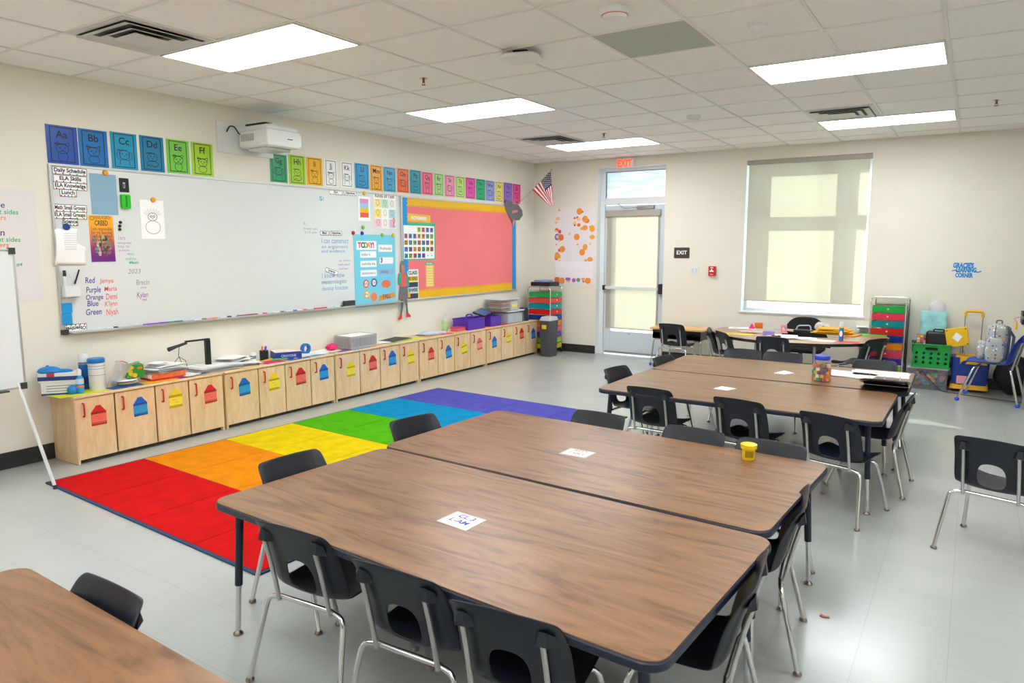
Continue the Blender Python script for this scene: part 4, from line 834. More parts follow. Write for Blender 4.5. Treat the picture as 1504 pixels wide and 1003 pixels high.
# paper figure
y, z = LW(580, 473, .03); y2, z2 = LW(602, 382, .03); w, h = y2-y, z2-z
t = thing('paper_figure', 'tall paper cutout of a person in green sleeves, grey skirt and red shoes', 'paper cutout', LM(y, z, .03))
def pc(name, polys, m_, z0=0): 
    k = mk()
    for p in polys: k.prism([(w*a, h*b_) for a, b_ in p], z0, z0+.0015)
    return k.build(name, m_, t, smooth=False)
pc('legs', [[(.42, .38), (.56, .38), (.52, .22), (.42, .10), (.32, .10), (.38, .24)], [(.60, .38), (.76, .38), (.80, .22), (.84, .12), (.72, .12), (.70, .24)]], col(96, 100, 102))
pc('shoes', [[(.22, .02), (.20, .05), (.32, .11), (.44, .11), (.44, .04)], [(.70, .06), (.70, .13), (.82, .13), (.98, .08), (.98, .05)]], col(214, 60, 62), .001)
pc('skirt', [[(.36, .58), (.78, .58), (.90, .36), (.24, .36)]], mat('grey_construction_paper', (112, 112, 116), .85), .002)
pc('jacket', [[(.36, .80), (.72, .80), (.78, .57), (.36, .57)]], col(224, 96, 90), .003)
pc('sleeves', [[(.28, .79), (.44, .80), (.42, .62), (.24, .60)], [(.70, .80), (.84, .76), (.94, .58), (.80, .55)]], col(40, 168, 140), .004)
pc('head', [[(.42, .93), (.62, .93), (.66, .85), (.58, .79), (.46, .79), (.40, .86)]], col(186, 130, 100), .005)
pc('hair', [[(.40, .91), (.44, .99), (.60, .995), (.66, .91), (.52, .93)]], col(120, 122, 126), .006)
pc('bag', [[(.80, .47), (.95, .47), (.97, .38), (.82, .38)]], col(236, 180, 50), .006)

# ------------------------------------------------------------ far wall things
o, w, h = onwall('F', 'painted_mural', 'long white paper of orange and purple finger paintings left of the door', 'poster', 815, 306, 872.5, 418, mat('mural_paper', (232, 228, 232), .8))
random.seed(11); cc = [(240, 160, 60), (236, 120, 50), (90, 160, 120), (170, 90, 190), (210, 80, 90), (90, 110, 200), (246, 196, 140), (240, 196, 70)]
k = mk(); 
for i in range(46):
    a, b_ = random.random(), random.uniform(.3, 1)
    if i < 16: a = random.uniform(.02, .14)
    elif i < 26: a, b_ = random.uniform(.5, .95), random.uniform(.7, .97)
    elif i < 36: b_ = random.uniform(.01, .07)
    k.mi = random.choice([0, 0, 0, 1, 1, 2, 3, 4, 5, 6, 6, 7]); r_ = random.uniform(.012, .05); k.disc(min(max(w*a, r_), w-r_), min(max(h*b_, r_+.01), h-r_-.01), TH+.00002*i, r_, r_*random.uniform(.6, 1.2), n=9, t=.0004)
tag(k.build('finger_paint', [col(*c) for c in cc], o, smooth=False), kind='stuff')
k = mk()
for i in range(7):
    cx, cy = ((.62, .95), (.76, .85), (.56, .62), (.2, .46), (.7, .42), (.2, .04), (.85, .05))[i]
    k.disc(w*cx, h*cy, TH+.0012, .05, .05, n=14, t=.0004)
tag(k.build('painted_pumpkins', col(240, 150, 56), o, smooth=False), kind='stuff')
k = mk(); k.box(w*.04, w*.97, h*.175, h*.30, TH, .004).box(w*.04, w*.97, h*.085, h*.165, TH, .004); k.build('paper_strips', mat('mural_strip', (238, 236, 242), .8), o, smooth=False)
xa, za = FW(904, 247, YF-.05); xb, zb_ = FW(931, 228, YF-.05)
t = thing('exit_sign', 'illuminated red EXIT sign on the wall above the door', 'exit sign', FM(xa, za, 0)); w, h = xb-xa, min(zb_, H-.015)-za
mk().rbox(0, w, 0, h, 0, .05, .01).build('housing', mat('exit_housing', (228, 226, 222), .4), t, bevel=.003)
mk().box(w*.35, w*.65, h, H-za, .01, .04).build('mount', WPL, t)
k = mk(); k.text('EXIT', w*.5, h*.12, .0505, h*.98, bold=.045, align='CENTER', fit=w*.82); k.build('red_letters', mat('exit_red', (255, 66, 30), .4, emit=1.3), t, smooth=False)
xa, za = FW(990, 379); xb, zb_ = FW(1013, 363.5); o = tag(mk().rbox(0, xb-xa, 0, zb_-za, 0, .008, .008).build('wall_sign', mat('dark_sign_plastic', (62, 54, 50), .5), M=FM(xa, za, 0), bevel=.001), 'small dark brown EXIT plaque beside the door', 'sign')
mk().text('EXIT', (xb-xa)/2, (zb_-za)*.36, .0085, (zb_-za)*.5, bold=.02, align='CENTER').build('lettering', WHITE, o, smooth=False)
xa, za = FW(1013.5, 404); xb, zb_ = FW(1026.5, 391); w = xb-xa; h = zb_-za
t = thing('light_switch', 'double white light switch plate beside the exit plaque', 'light switch', FM(xa, za, 0)); mk().rbox(0, w, 0, h, 0, .006, .006).build('switch_plate', WPL, t, bevel=.001)
for q in (.28, .72): mk().box(w*q-.014, w*q+.014, h*.25, h*.75, .006, .011).build('rocker', mat('rocker_white', (212, 212, 210), .35), t, bevel=.002)
xa, za = FW(1041.5, 405); xb, zb_ = FW(1052, 391); w = xb-xa; h = zb_-za
t = thing('fire_alarm_pull', 'red fire alarm pull station on the far wall', 'fire alarm', FM(xa, za, 0)); mk().rbox(0, w, 0, h, 0, .045, .006).build('housing', col(206, 30, 36), t, bevel=.003)
k = mk(); k.box(w*.2, w*.8, h*.42, h*.56, .045, .062).box(w*.42, w*.58, h*.56, h*.72, .045, .055); k.build('pull_handle', WHITE, t, bevel=.002)
k = mk(); k.text('FIRE', w*.5, h*.8, .0456, h*.17, bold=.03, align='CENTER'); k.text('PULL', w*.5, h*.12, .0456, h*.15, bold=.02, align='CENTER'); k.build('lettering', WHITE, t, smooth=False)
o, w, h = onwall('F', 'wall_sign', 'clear and white sign with bright blue outlined letters on the far wall', 'sign', 1399.5, 385, 1440, 409, mat('pale_laminate', (222, 224, 222), .3))
k = mk(); k.text("GRACIE'S", w*.02, h*.66, E1, h*.42, bold=.06, fit=w*.72); k.text('LEARNING', w*.14, h*.38, E1, h*.40, bold=.06, fit=w*.70); k.text('CORNER', w*.12, h*.06, E1, h*.36, bold=.06, fit=w*.62)
k.line([(0, h*.45), (w*.12, h*.5), (w*.2, h*.4)], .012, E1); k.line([(w*.8, h*.42), (w*.9, h*.38), (w, h*.46)], .012, E1); k.build('lettering', col(20, 140, 214), o, smooth=False)
xa, za = FW(1336.5, 511); xb, zb_ = FW(1346, 497); w = xb-xa; h = zb_-za
t = thing('power_outlet', 'white wall outlet with a black plug beside the green crate', 'outlet', FM(xa, za, 0)); mk().rbox(0, w, 0, h, 0, .006, .006).build('outlet_plate', WPL, t, bevel=.001)
for q in (.28, .72): mk().rbox(w*.28, w*.72, h*q-.016, h*q+.016, .006, .010, .006).build('receptacle', mat('receptacle_grey', (190, 190, 190), .4), t)
pl = mk().rbox(w*.32, w*.68, h*.58, h*.86, .01, .045, .006).build('plug', BLACK, M=FM(xa, za, 0)); 
x0_, z0_ = xa+w*.5, za+h*.6
pts = [(x0_, YF-.04, z0_), (x0_+.0, YF-.06, z0_-.12), (x0_+.06, YF-.18, .34), (x0_+.12, YF-.42, .22), (x0_+.28, YF-.44, .06), (x0_+.34, YF-.46, .006), (x0_+.7, YF-.62, .006), (x0_+1.1, YF-.72, .006), (x0_+1.6, YF-.75, .006)]
bpy.data.objects.remove(pl)
k = mk(); k.tube(arc_pts(pts, .12, 6), .004, 8); k.box(x0_-.012, x0_+.012, YF-.045, YF-.01, z0_-.02, z0_+.03); tag(k.build('extension_cord', BLACK), 'thin black power cord running from the outlet across the toy bin', 'cord')
# ------------------------------------------------------------ drawer towers
def tower(label, M, cols_, W_=.36, D_=.38, top=1.035, stuff=0):
    t = thing('drawer_tower', label, 'drawer tower', M, 'rolling drawer towers'); n_ = 10; z0 = .075; dz = (top-.075-z0)/n_
    for sx in (-1, 1):
        x = sx*W_/2; mk().tube(arc_pts([(x, -D_/2, .05), (x, -D_/2, top), (x, D_/2, top), (x, D_/2, .05)], .05, 5), .008, 8).build('side_frame', CHROME, t)
        for sy in (-1, 1): mk().tube([(x-.008, sy*D_/2, .022), (x+.008, sy*D_/2, .022)], .022, 12).tube([(x, sy*D_/2, .03), (x, sy*D_/2, .055)], .006, 6).build('caster', BLACK, t)
    k = mk()
    for i in range(n_+1):
        z = z0+dz*i
        for sy in (-1, 1): k.tube([(-W_/2, sy*D_/2, z), (W_/2, sy*D_/2, z)], .0035, 6)
        for sx in (-1, 1): k.tube([(sx*W_/2, -D_/2, z), (sx*W_/2, D_/2, z)], .0035, 6)
    k.build('shelf_rails', CHROME, t)
    for i, c in enumerate(cols_):
        z = z0+dz*(n_-1-i)+.006; hh = dz-.016; w = W_/2-.014
        k = mk(); k.box(-w, w, -D_/2-.006, -D_/2+.004, z, z+hh).box(-w, w, D_/2-.01, D_/2-.006, z, z+hh).box(-w, -w+.004, -D_/2+.004, D_/2-.01, z, z+hh).box(w-.004, w, -D_/2+.004, D_/2-.01, z, z+hh).box(-w, w, -D_/2+.004, D_/2-.01, z, z+.004)
        dr = k.build('drawer', mat('translucent_drawer_%d%d%d' % c, c, .18, alpha=.86), t, bevel=.002)
        mk().sph((0, -D_/2-.014, z+hh*.55), .010, 10).build('knob', WPL, dr)
        random.seed(i); k = mk(); k.rbox(-w+.02, w-.02-random.uniform(0, .1), -D_/2+.03, D_/2-.05, z+.006, z+hh*random.uniform(.3, .75), .01); k.build('drawer_contents', mat('drawer_contents', (170, 160, 140), .8, noise=.5, nscale=25), dr, smooth=False)
    return t
GC = [(20, 170, 66), (226, 56, 84), (0, 136, 140), (206, 16, 22), (14, 44, 140), (240, 130, 20), (226, 60, 90), (76, 36, 150), (130, 180, 60), (206, 200, 20)]
tower('chrome tower of rainbow drawers right of the window, papers on top', TR(5.135, 9.545, 0, -.03), GC, .37, .37, 1.03)
tower('chrome tower of rainbow drawers in the corner between bin and mural', TR(.375, 9.50, 0, PI/2), [(30, 170, 80), (236, 84, 70), (10, 160, 176), (226, 40, 36), (20, 60, 160), (246, 140, 20), (236, 100, 130), (96, 50, 170), (150, 200, 50), (226, 214, 30)], .36, .40, 1.03)
def papers(name, label, cx, cy, z, w, d, n_, rot=0, m_=WHITE, spread=.02, seed=1, lines=0, curl=0, group=None, cat='papers', th=.0012):
    random.seed(seed); t = thing(name, label, cat, TR(cx, cy, z, rot), group)
    for i in range(n_):
        k = mk(); a = random.uniform(-.25, .25)*(spread/.02)*.5; dx, dy = random.uniform(-spread, spread), random.uniform(-spread, spread); k.T = Matrix.Translation((dx, dy, th*i)) @ Matrix.Rotation(a, 4, 'Z')
        k.sheet(lambda u, v: (w*(u-.5), d*(v-.5), .0006+curl*max(0, u+v-1.35)**2), 6, 6)
        s_ = k.build('sheet', m_ if not isinstance(m_, list) else m_[i % len(m_)], t)
        if lines and i == n_-1:
            k2 = mk(); k2.T = k.T
            for q in range(lines): k2.line([(-w*.38, d*(.38-.76*q/lines)), (w*random.uniform(0, .38), d*(.38-.76*q/lines))], .003, .0014)
            k2.build('print_lines', mat('grey_print', (150, 152, 158), .8), s_, smooth=False)
    return t
papers('paper_stack', 'loose white papers on top of the right drawer tower', 5.13, 9.54, 1.042, .30, .26, 5, .1, spread=.03, seed=4)
t = thing('storage_case', 'black flat case on top of the corner drawer tower', 'case', TR(.375, 9.50, 1.04, PI/2)); mk().rbox(-.16, .16, -.17, .17, 0, .06, .02).build('case_body', BLACK, t, bevel=.008); mk().box(-.05, .05, -.18, -.17, .02, .035).build('case_latch', DARK, t)
o = tag(mk().box(-.12, .12, -.09, .09, 0, .03).build('book', mat('periwinkle_cover', (140, 158, 206), .5), M=TR(.36, 9.48, 1.102, 1.4), bevel=.002), 'pale blue book lying on the black case in the corner', 'book')
mk().box(-.116, .12, -.086, .086, .003, .027).build('pages', WHITE, o)
# ------------------------------------------------------------ dark bin at the cabinet end
t = thing('waste_bin', 'slim dark grey waste bin with light lid at the end of the cabinets', 'bin', TR(.62, 9.20, 0)); k = mk()
def frus(k, w0, d0, z0, w1, d1, z1, r=.03):
    n0 = len(k.v); k.rbox(-.5, .5, -.5, .5, 0, 1, .12, 4); o_ = k.v[n0:]; k.v[n0:] = [(x*(w0+(w1-w0)*z), y*(d0+(d1-d0)*z), z0+(z1-z0)*z) for x, y, z in o_]
frus(k, .17, .22, 0, .20, .26, .54); k.build('bin_body', mat('charcoal_bin', (66, 70, 74), .5), t)
k = mk(); frus(k, .21, .27, .54, .16, .20, .60); k.build('bin_lid', mat('light_grey_lid', (186, 190, 192), .4), t, bevel=.01)
mk().box(-.045, .03, -.1325, -.130, .42, .48).build('yellow_label', col(236, 200, 30), t, TR(0, .0, 0)); 

# ------------------------------------------------------------ student desk
t = thing('student_desk', 'single student desk with light oak top and black book box near the exit door', 'desk', TR(2.60, 9.43, 0))
mk().rbox(-.38, .38, -.23, .23, .512, .534, .03).build('desk_top', OAK, t, bevel=.003)
k = mk(); k.box(-.34, .34, -.20, .20, .385, .390).box(-.34, -.335, -.20, .20, .39, .511).box(.335, .34, -.20, .20, .39, .511).box(-.335, .335, .195, .2, .39, .511).box(-.335, .335, -.2, -.195, .47, .511); k.build('book_box', BLACK, t)
for sx in (-1, 1):
    for sy in (-1, 1):
        leg = mk().tube(arc_pts([(sx*.24, sy*.16, .375), (sx*.33, sy*.17, .375), (sx*.36, sy*.20, .02)], .05, 5), .011, 10).build('leg', CHROME, t)
        mk().lathe([(.013, 0), (.015, .004), (.015, .035)], (sx*.36, sy*.20, 0), 12).build('blue_foot_cap', mat('blue_ball_foot', (24, 84, 214), .45), leg)
# ------------------------------------------------------------ round-ended table and what lies on it
t = thing('kidney_table', 'big kidney-shaped wood-grain teacher table under the window, cluttered with supplies', 'table', TR(4.2, 9.0, 0)); KZ = .6
out = [( .98*math.cos(a), .92*math.sin(a)) for a in [PI+PI*i/28 for i in range(29)]]
out += [(.98, .14), (.93, .27), (.80, .32), (.66, .27), (.56, .12)]+[(.52*math.cos(a), -.02+.34*math.sin(a)) for a in [-PI*i/10 for i in range(1, 10)]]+[(-.56, .12), (-.66, .27), (-.80, .32), (-.93, .27), (-.98, .14)]
mk().prism(out, KZ-.004, KZ).build('laminate_top', wood_mat('light_walnut', ((130, 96, 72), (168, 132, 102), (190, 154, 122)), (1, 7, 1), .3, 2), t, smooth=False)
mk().prism([(x*1.006, y*1.008) for x, y in out], KZ-.034, KZ-.0042).build('edge_band', BLACK, t, smooth=False)
for lx, ly in ((-.72, -.2), (.72, -.2), (-.3, -.72), (.32, -.70)):
    leg = mk().tube([(lx, ly, KZ-.035), (lx*1.04, ly*1.03, .22)], .017, 12).build('leg', STEEL, t); mk().tube([(lx*1.03, ly*1.02, .24), (lx*1.07, ly*1.05, 0)], .012, 10).build('leg_insert', CHROME, leg)
def kp(u, v): p = FL(u, v, KZ); return p.x, p.y
def at_k(u, v, rot=0): x, y = kp(u, v); return TR(x, y, KZ, rot)
x, y = kp(1090, 482); papers('paper_stack', 'white papers with a purple binder edge at the left of the kidney table', x, y, KZ, .30, .22, 4, .2, seed=8, lines=6)
x, y = kp(1088, 491); papers('paper_stack', 'white sheets with yellow edge near the left front of the kidney table', x, y, KZ, .30, .20, 3, .1, m_=[col(236, 200, 60), WHITE], seed=9, lines=5)
x, y = kp(1200, 500); papers('paper_stack', 'crumpled white sheets at the front of the kidney table', x, y, KZ, .34, .16, 4, -.1, seed=12, spread=.03)
x, y = kp(1150, 493); papers('paper_stack', 'mixed printed sheets in the middle of the kidney table', x, y, KZ, .30, .20, 4, .3, m_=[col(238, 236, 240), col(214, 150, 110), WHITE], seed=13, spread=.04)
x, y = kp(1240, 502); papers('folder', 'red and orange folder under the glue stick', x, y, KZ, .30, .17, 1, -.05, m_=col(232, 70, 40), seed=2, cat='folder', spread=.001)
x, y = kp(1107, 488); papers('paper_stack', 'tan and white sheets beside the clear card box', x, y, KZ+.006, .28, .20, 3, .5, m_=[col(226, 178, 146), WHITE], seed=61, spread=.04)
x, y = kp(1172, 497); papers('paper_stack', 'white sheets overhanging the front edge before the organizer', x, y, KZ+.006, .34, .16, 4, .1, seed=62, spread=.03)
x, y = kp(1160, 485); papers('paper_stack', 'brown and white sheets behind the pink holder', x, y, KZ+.001, .30, .18, 3, -.2, m_=[col(206, 164, 130), WHITE], seed=63, spread=.04)
x, y = kp(1283, 492); papers('folder', 'bright green folder under the right paper pile on the kidney table', x, y, KZ, .28, .20, 1, .1, m_=col(90, 200, 40), seed=2, cat='folder', spread=.001)
x, y = kp(1278, 487); papers('paper_stack', 'thick pile of papers at the right end of the kidney table', x, y, KZ+.003, .27, .20, 9, .1, seed=15, th=.007)
t = thing('envelope_pile', 'pile of yellow padded envelopes beside the glue stick', 'envelopes', at_k(1224, 491, .05)); random.seed(2)
for i in range(5):
    k = mk(); k.T = Matrix.Translation((random.uniform(-.05, .05), random.uniform(-.02, .02), .016*i)) @ Matrix.Rotation(random.uniform(-.3, .3), 4, 'Z'); k.rbox(-.24+.02*i, .24-.02*i, -.11, .11, 0, .013, .01); k.build('envelope', mat('manila_yellow', (240, 176, 20), .6, noise=.08, nscale=15), t, bevel=.005)
t = thing('glue_stick', 'tall blue glue stick with white cap standing on the kidney table', 'glue stick', at_k(1235, 501)); mk().lathe([(.022, 0), (.024, .01), (.024, .15)], n=20).build('tube', mat('blue_label', (40, 130, 206), .35), t); mk().lathe([(.0245, .15), (.0245, .163)], n=20).build('yellow_band', col(246, 206, 30), t); mk().lathe([(.0235, .163), (.0235, .205), (.02, .212)], n=20).build('cap', WPL, t)
k = mk(); k.disc(0, .085, .0245, .015, .034, n=16, t=.0015); k.build('white_label', WHITE, t, TR(0, 0, 0) @ Matrix.Rotation(PI/2, 4, 'X'))
t = thing('toy_block', 'magenta triangle block on the kidney table', 'block', at_k(1104, 483)); mk().prism([(-.035, 0), (.035, 0), (0, .07)], -.02, .02).build('triangle', col(230, 20, 130), t, Matrix.Rotation(PI/2, 4, 'X')); 
t = thing('toy_block', 'translucent orange cube block beside the magenta triangle', 'block', at_k(1114, 482, .3)); mk().rbox(-.05, .05, -.03, .03, 0, .07, .006).build('cube', mat('translucent_orange', (246, 120, 30), .2, alpha=.85), t, bevel=.004)
t = thing('card_box', 'small clear box of purple playing cards on the kidney table', 'box', at_k(1129, 492)); k = mk(); k.box(-.06, .06, -.035, -.032, 0, .045).box(-.06, .06, .032, .035, 0, .045).box(-.06, -.057, -.032, .032, 0, .045).box(.057, .06, -.032, .032, 0, .045); k.build('tray', mat('lilac_tray', (150, 140, 210), .3), t); mk().box(-.054, .054, -.03, .03, .002, .04).build('cards', mat('card_edges', (226, 226, 240), .6, noise=.2, nscale=80), t)
t = thing('pink_holder', 'pink upright holder with a hole on the kidney table', 'holder', at_k(1151, 489)); k = mk(); k.box(-.035, -.02, -.01, .01, 0, .10).box(.02, .035, -.01, .01, 0, .10).box(-.02, .02, -.01, .01, .07, .10).box(-.02, .02, -.01, .01, 0, .03).box(-.045, .045, -.03, .03, 0, .008); k.build('holder_body', col(244, 150, 180), t, bevel=.003)
t = thing('tape_dispenser', 'black desk organizer tray behind the yellow envelopes', 'organizer', at_k(1180, 489)); k = mk(); k.rbox(-.11, .11, -.06, .06, 0, .04, .02); k.build('base', BLACK, t, bevel=.006); k = mk(); k.tube(arc_pts([(-.08, -.03, .04), (-.06, -.03, .09), (.08, -.03, .10), (.09, -.03, .04)], .04, 5), .008, 8); k.build('clear_arm', mat('pale_blue_plastic', (190, 210, 226), .3), t)
t = thing('sunglasses', 'black folded spectacles on the kidney table front', 'glasses', at_k(1140, 495)); k = mk(); k.tube([(-.05, 0, .01), (-.03, 0, .018), (-.01, 0, .01), (.01, 0, .01), (.03, 0, .018), (.05, 0, .01)], .006, 8); k.tube([(-.05, 0, .01), (-.02, .04, .006), (.05, .03, .006)], .004, 8); k.build('frame', BLACK, t)
t = thing('plastic_bag', 'crumpled clear plastic bag with red print behind the envelopes', 'bag', at_k(1207, 487.5)); random.seed(8); k = mk(); k.sph((0, 0, .06), .06, 14, (1.5, .8, 1)); k.v = [(x*(1+random.uniform(-.15, .15)), y*(1+random.uniform(-.15, .15)), max(0, z*(1+random.uniform(-.15, .1)))) for x, y, z in k.v]; k.build('film', mat('cloudy_plastic', (224, 220, 222), .3, alpha=.8), t, smooth=False); mk().disc(0, .05, 0, .014, n=8).build('red_print', col(200, 60, 60), t, TR(.02, -.052, .02) @ Matrix.Rotation(PI/2, 4, 'X'))
t = thing('plastic_bag', 'flat white plastic bag between the glue stick and paper pile', 'bag', at_k(1256, 484)); random.seed(9); k = mk(); k.sph((0, 0, .04), .05, 14, (1.7, .8, .9)); k.v = [(x*(1+random.uniform(-.15, .15)), y*(1+random.uniform(-.15, .15)), max(0, z*(1+random.uniform(-.15, .1)))) for x, y, z in k.v]; k.build('film', mat('milky_plastic', (226, 232, 238), .3, alpha=.8), t, smooth=False)
# office chair behind it
t = thing('office_chair', 'black office chair with rounded mesh back behind the kidney table', 'chair', TR(4.2, 9.28, 0))
k = mk(); k.sheet(lambda u, v: ((u-.5)*.62*(1-.25*max(0, v-.3)**1.0*abs(u-.5)*2), .13+.05*v-.25*(u-.5)**2+.03, .40+.36*v*(1-.55*(abs(u-.5)*2)**3.2)), 20, 10); o = k.build('backrest', mat('black_mesh_fabric', (16, 16, 18), .8), t); sm = o.modifiers.new('t', 'SOLIDIFY'); sm.thickness = .03
mk().rbox(-.27, .27, -.27, .16, .36, .42, .08, 6).build('seat', mat('black_mesh_fabric', (16, 16, 18), .8), t, bevel=.02)
mk().tube([(0, -.03, .36), (0, -.03, .09)], .025, 12).build('gas_lift', BLACK, t)
for i in range(5):
    a = 2*PI*i/5; leg = mk().tube([(0, -.03, .10), (.24*math.cos(a), -.03+.24*math.sin(a), .065)], [.022, .014], 8).build('base_arm', BLACK, t); mk().tube([(.24*math.cos(a)-.012, -.03+.24*math.sin(a), .026), (.24*math.cos(a)+.012, -.03+.24*math.sin(a), .026)], .026, 12).build('caster', BLACK, leg)

# ------------------------------------------------------------ things on the activity tables
def card(name, label, pts, cols_, writing=None, m2=PURINK):
    c = [FL(u, v, TZ) for u, v in pts]; cx = sum((p.x for p in c), 0)/4; cy = sum((p.y for p in c), 0)/4
    t = tag(mk().prism([(p.x-cx, p.y-cy) for p in c], 0, .0012).build(name, cols_, M=TR(cx, cy, TZ), smooth=False), label, 'card', 'name cards on the tables')
    ex = (c[1]-c[0]); ang = math.atan2(ex.y, ex.x); L_ = ex.length
    k = mk(); k.T = Matrix.Rotation(ang, 4, 'Z'); q = .72
    k.add([(0, 0, 0)]*0, []); 
    k2 = mk(); k2.prism([((p.x-cx)*.86, (p.y-cy)*.82) for p in c], .0012, .0018); k2.build('card_insert', WHITE, t, smooth=False)
    if writing:
        for i, st in enumerate(writing): k.text(st, 0, .018-.045*i, .0022, .042, bold=.03, align='CENTER', fit=L_*.62)
        k.build('lettering', m2, t, smooth=False)
    return t
LAM = mat('clear_laminate', (206, 200, 196), .15)
card('name_card', 'laminated card with purple marker lettering taped on the nearest table', [(641, 765), (684, 780), (715, 764), (672, 751)], LAM, ['CL 3', 'L-AM'], col(86, 70, 180))
card('name_card', 'laminated card with coral marker lettering on the table behind', [(821, 666), (859, 673), (876, 665), (838, 658)], LAM, ['RED', 'TABLE'], col(226, 110, 100))
card('name_card', 'blank pale card taped on the front far table', [(1046, 571), (1068, 574), (1083, 571), (1060, 567)], LAM)
card('name_card', 'blank pale card taped on the rear far table left of the jar', [(1135, 548), (1152, 550), (1169, 548), (1152, 544)], LAM)
p = FL(1099, 674, TZ)
t = thing('yellow_tub', 'small yellow tub with flared rim on the second near table', 'tub', TR(p.x, p.y, TZ)); mk().lathe([(.024, 0), (.0255, .004), (.0265, .045)], n=24).build('tub', mat('yellow_tub_plastic', (240, 200, 10), .35), t); mk().lathe([(.030, .045), (.033, .048), (.034, .064), (.030, .066)], n=24).build('lid', mat('yellow_tub_plastic', (240, 200, 10), .35), t)
k = mk(); k.lathe([(.0270, .012), (.0272, .04)], n=24, closed=False); k.v = [v for v in k.v]; k.f = [f_ for i, f_ in enumerate(k.f) if 17 <= i <= 21]; k.m = [0]*len(k.f); k.build('label_print', mat('olive_label', (150, 120, 20), .5), t); t.scale = (1.18, 1.18, 1.18)
# jar of cubes
p = FL(1206, 559, TZ); JR = .073
t = thing('clear_jar', 'clear plastic jar with blue lid full of colourful snap cubes', 'jar', TR(p.x, p.y, TZ))
prof = [(.001, .003), (JR-.006, .003), (JR, .012), (JR, .125), (JR*.97, .145), (JR*.72, .168), (JR*.72, .178)]
mk().lathe([(JR-.004, 0), (JR, .006), (JR, .125), (JR*.97, .145), (JR*.72, .168), (JR*.72, .178)], n=32, closed=False).build('jar_wall', CLEAR, t)
mk().lathe([(JR*.76, .168), (JR*.78, .172), (JR*.78, .196), (JR*.74, .2)], n=32).build('lid', mat('blue_lid', (34, 70, 190), .4), t)
CUBC = [(236, 110, 40), (226, 60, 50), (240, 190, 30), (60, 150, 70), (40, 80, 170), (236, 236, 232), (240, 130, 60), (120, 60, 40)]; random.seed(21); n_ = 0
proto = {}
for lv in range(5):
    for rr, cnt in ((.0535, 11), (.026, 5)):
        if lv == 4 and rr > .05: cnt = 8
        if lv < 4 and rr < .05: continue
        for q in range(cnt):
            a = 2*PI*q/cnt+lv*.3+random.uniform(-.06, .06); ci = random.randrange(8); s_ = .0122
            M = TR(p.x+rr*math.cos(a), p.y+rr*math.sin(a), TZ+.006+s_+lv*.0262, random.uniform(0, 3), random.uniform(-.25, .25), random.uniform(-.25, .25)); lb = ['orange', 'red', 'yellow', 'green', 'blue', 'white', 'light orange', 'brown'][ci]+' snap cube among many in the clear jar'
            if ci not in proto:
                k = mk(); k.rbox(-s_, s_, -s_, s_, -s_, s_, .002).lathe([(.004, s_), (.004, s_+.004)], n=8)
                proto[ci] = tag(k.build('snap_cube', mat('cube_%d' % ci, CUBC[ci], .35), M=M), lb, 'cube', lb.split(' among')[0]+'s in the jar')
            else:
                c = proto[ci].copy(); C.objects.link(c); c.matrix_world = M
# papers and binder on the rear far table
q = FL(1218, 548, TZ); papers('paper_stack', 'fan of white pages right of the clear jar', q.x+.14, q.y+.02, TZ, .40, .27, 5, -.15, seed=31, lines=9, spread=.018)
q = FL(1300, 553, TZ); papers('paper_stack', 'white printed sheets at the far right corner of the rear table', q.x-.04, q.y+.08, TZ, .40, .28, 5, .05, seed=33, lines=9, spread=.02)
q = FL(1300, 572, TZ); t = thing('ring_binder', 'open black ring binder full of white pages at the right table corner', 'binder', TR(q.x-.005, q.y+.02, TZ, .02))
k = mk(); k.prism([(-.12, 0), (.12, 0), (.12, .003), (-.12, .003)], -.15, .15); k.prism([(-.125, .074), (-.04, .062), (.12, .004), (.12, .008), (-.04, .066), (-.125, .078)], -.15, .15); k.build('binder_cover', BLACK, t, Matrix(((0, 0, 1, 0), (1, 0, 0, 0), (0, 1, 0, 0), (0, 0, 0, 1))), bevel=.002)
for i in range(4):
    k = mk(); k.sheet(lambda u, v: ((u-.5)*.30+.012*i-.02, -.129+.25*v+.006*i, .081-.068*v+.002*i+.006*math.sin(PI*u)), 8, 6); k.build('page', WHITE, t)
k = mk()
for x_ in (-.1, 0, .1): k.tube(arc_pts([(x_, -.09, .075), (x_, -.10, .118), (x_, -.07, .112), (x_, -.06, .075)], .02, 4), .002, 6)
k.build('rings', CHROME, t)

# ------------------------------------------------------------ right side: crate, bins, bags, cart
t = thing('toy_bin', 'clear plastic tote full of colourful toys under the green crate', 'storage bin', TR(5.575, 9.50, 0))
k = mk(); 
for a in ((-.2, .2, -.15, -.146, 0, .24), (-.2, .2, .146, .15, 0, .24), (-.2, -.196, -.146, .146, 0, .24), (.196, .2, -.146, .146, 0, .24), (-.196, .196, -.146, .146, 0, .004)): k.box(*a)
k.build('bin_wall', CLEAR, t); mk().rbox(-.215, .215, -.165, .165, .24, .262, .02).build('lid', mat('grey_clear_lid', (190, 194, 196), .3), t, bevel=.004)
random.seed(6); k = mk(); bc = [(230, 90, 60), (30, 150, 200), (240, 150, 40), (70, 170, 80), (200, 40, 60), (40, 70, 170)]
for i in range(70): k.mi = i % 6; r_ = random.uniform(.03, .05); k.sph((random.uniform(-.15, .15), random.uniform(-.10, .10), random.uniform(.045, .19)), r_, 8, (1, .9, .8))
tag(k.build('toys', [col(*c) for c in bc], t), 'mixed coloured toys', None, None, 'stuff')
t = thing('milk_crate', 'bright green plastic crate with round holes stacked on the clear tote', 'crate', TR(5.60, 9.49, .262)); GR = mat('crate_green', (0, 150, 60), .4)
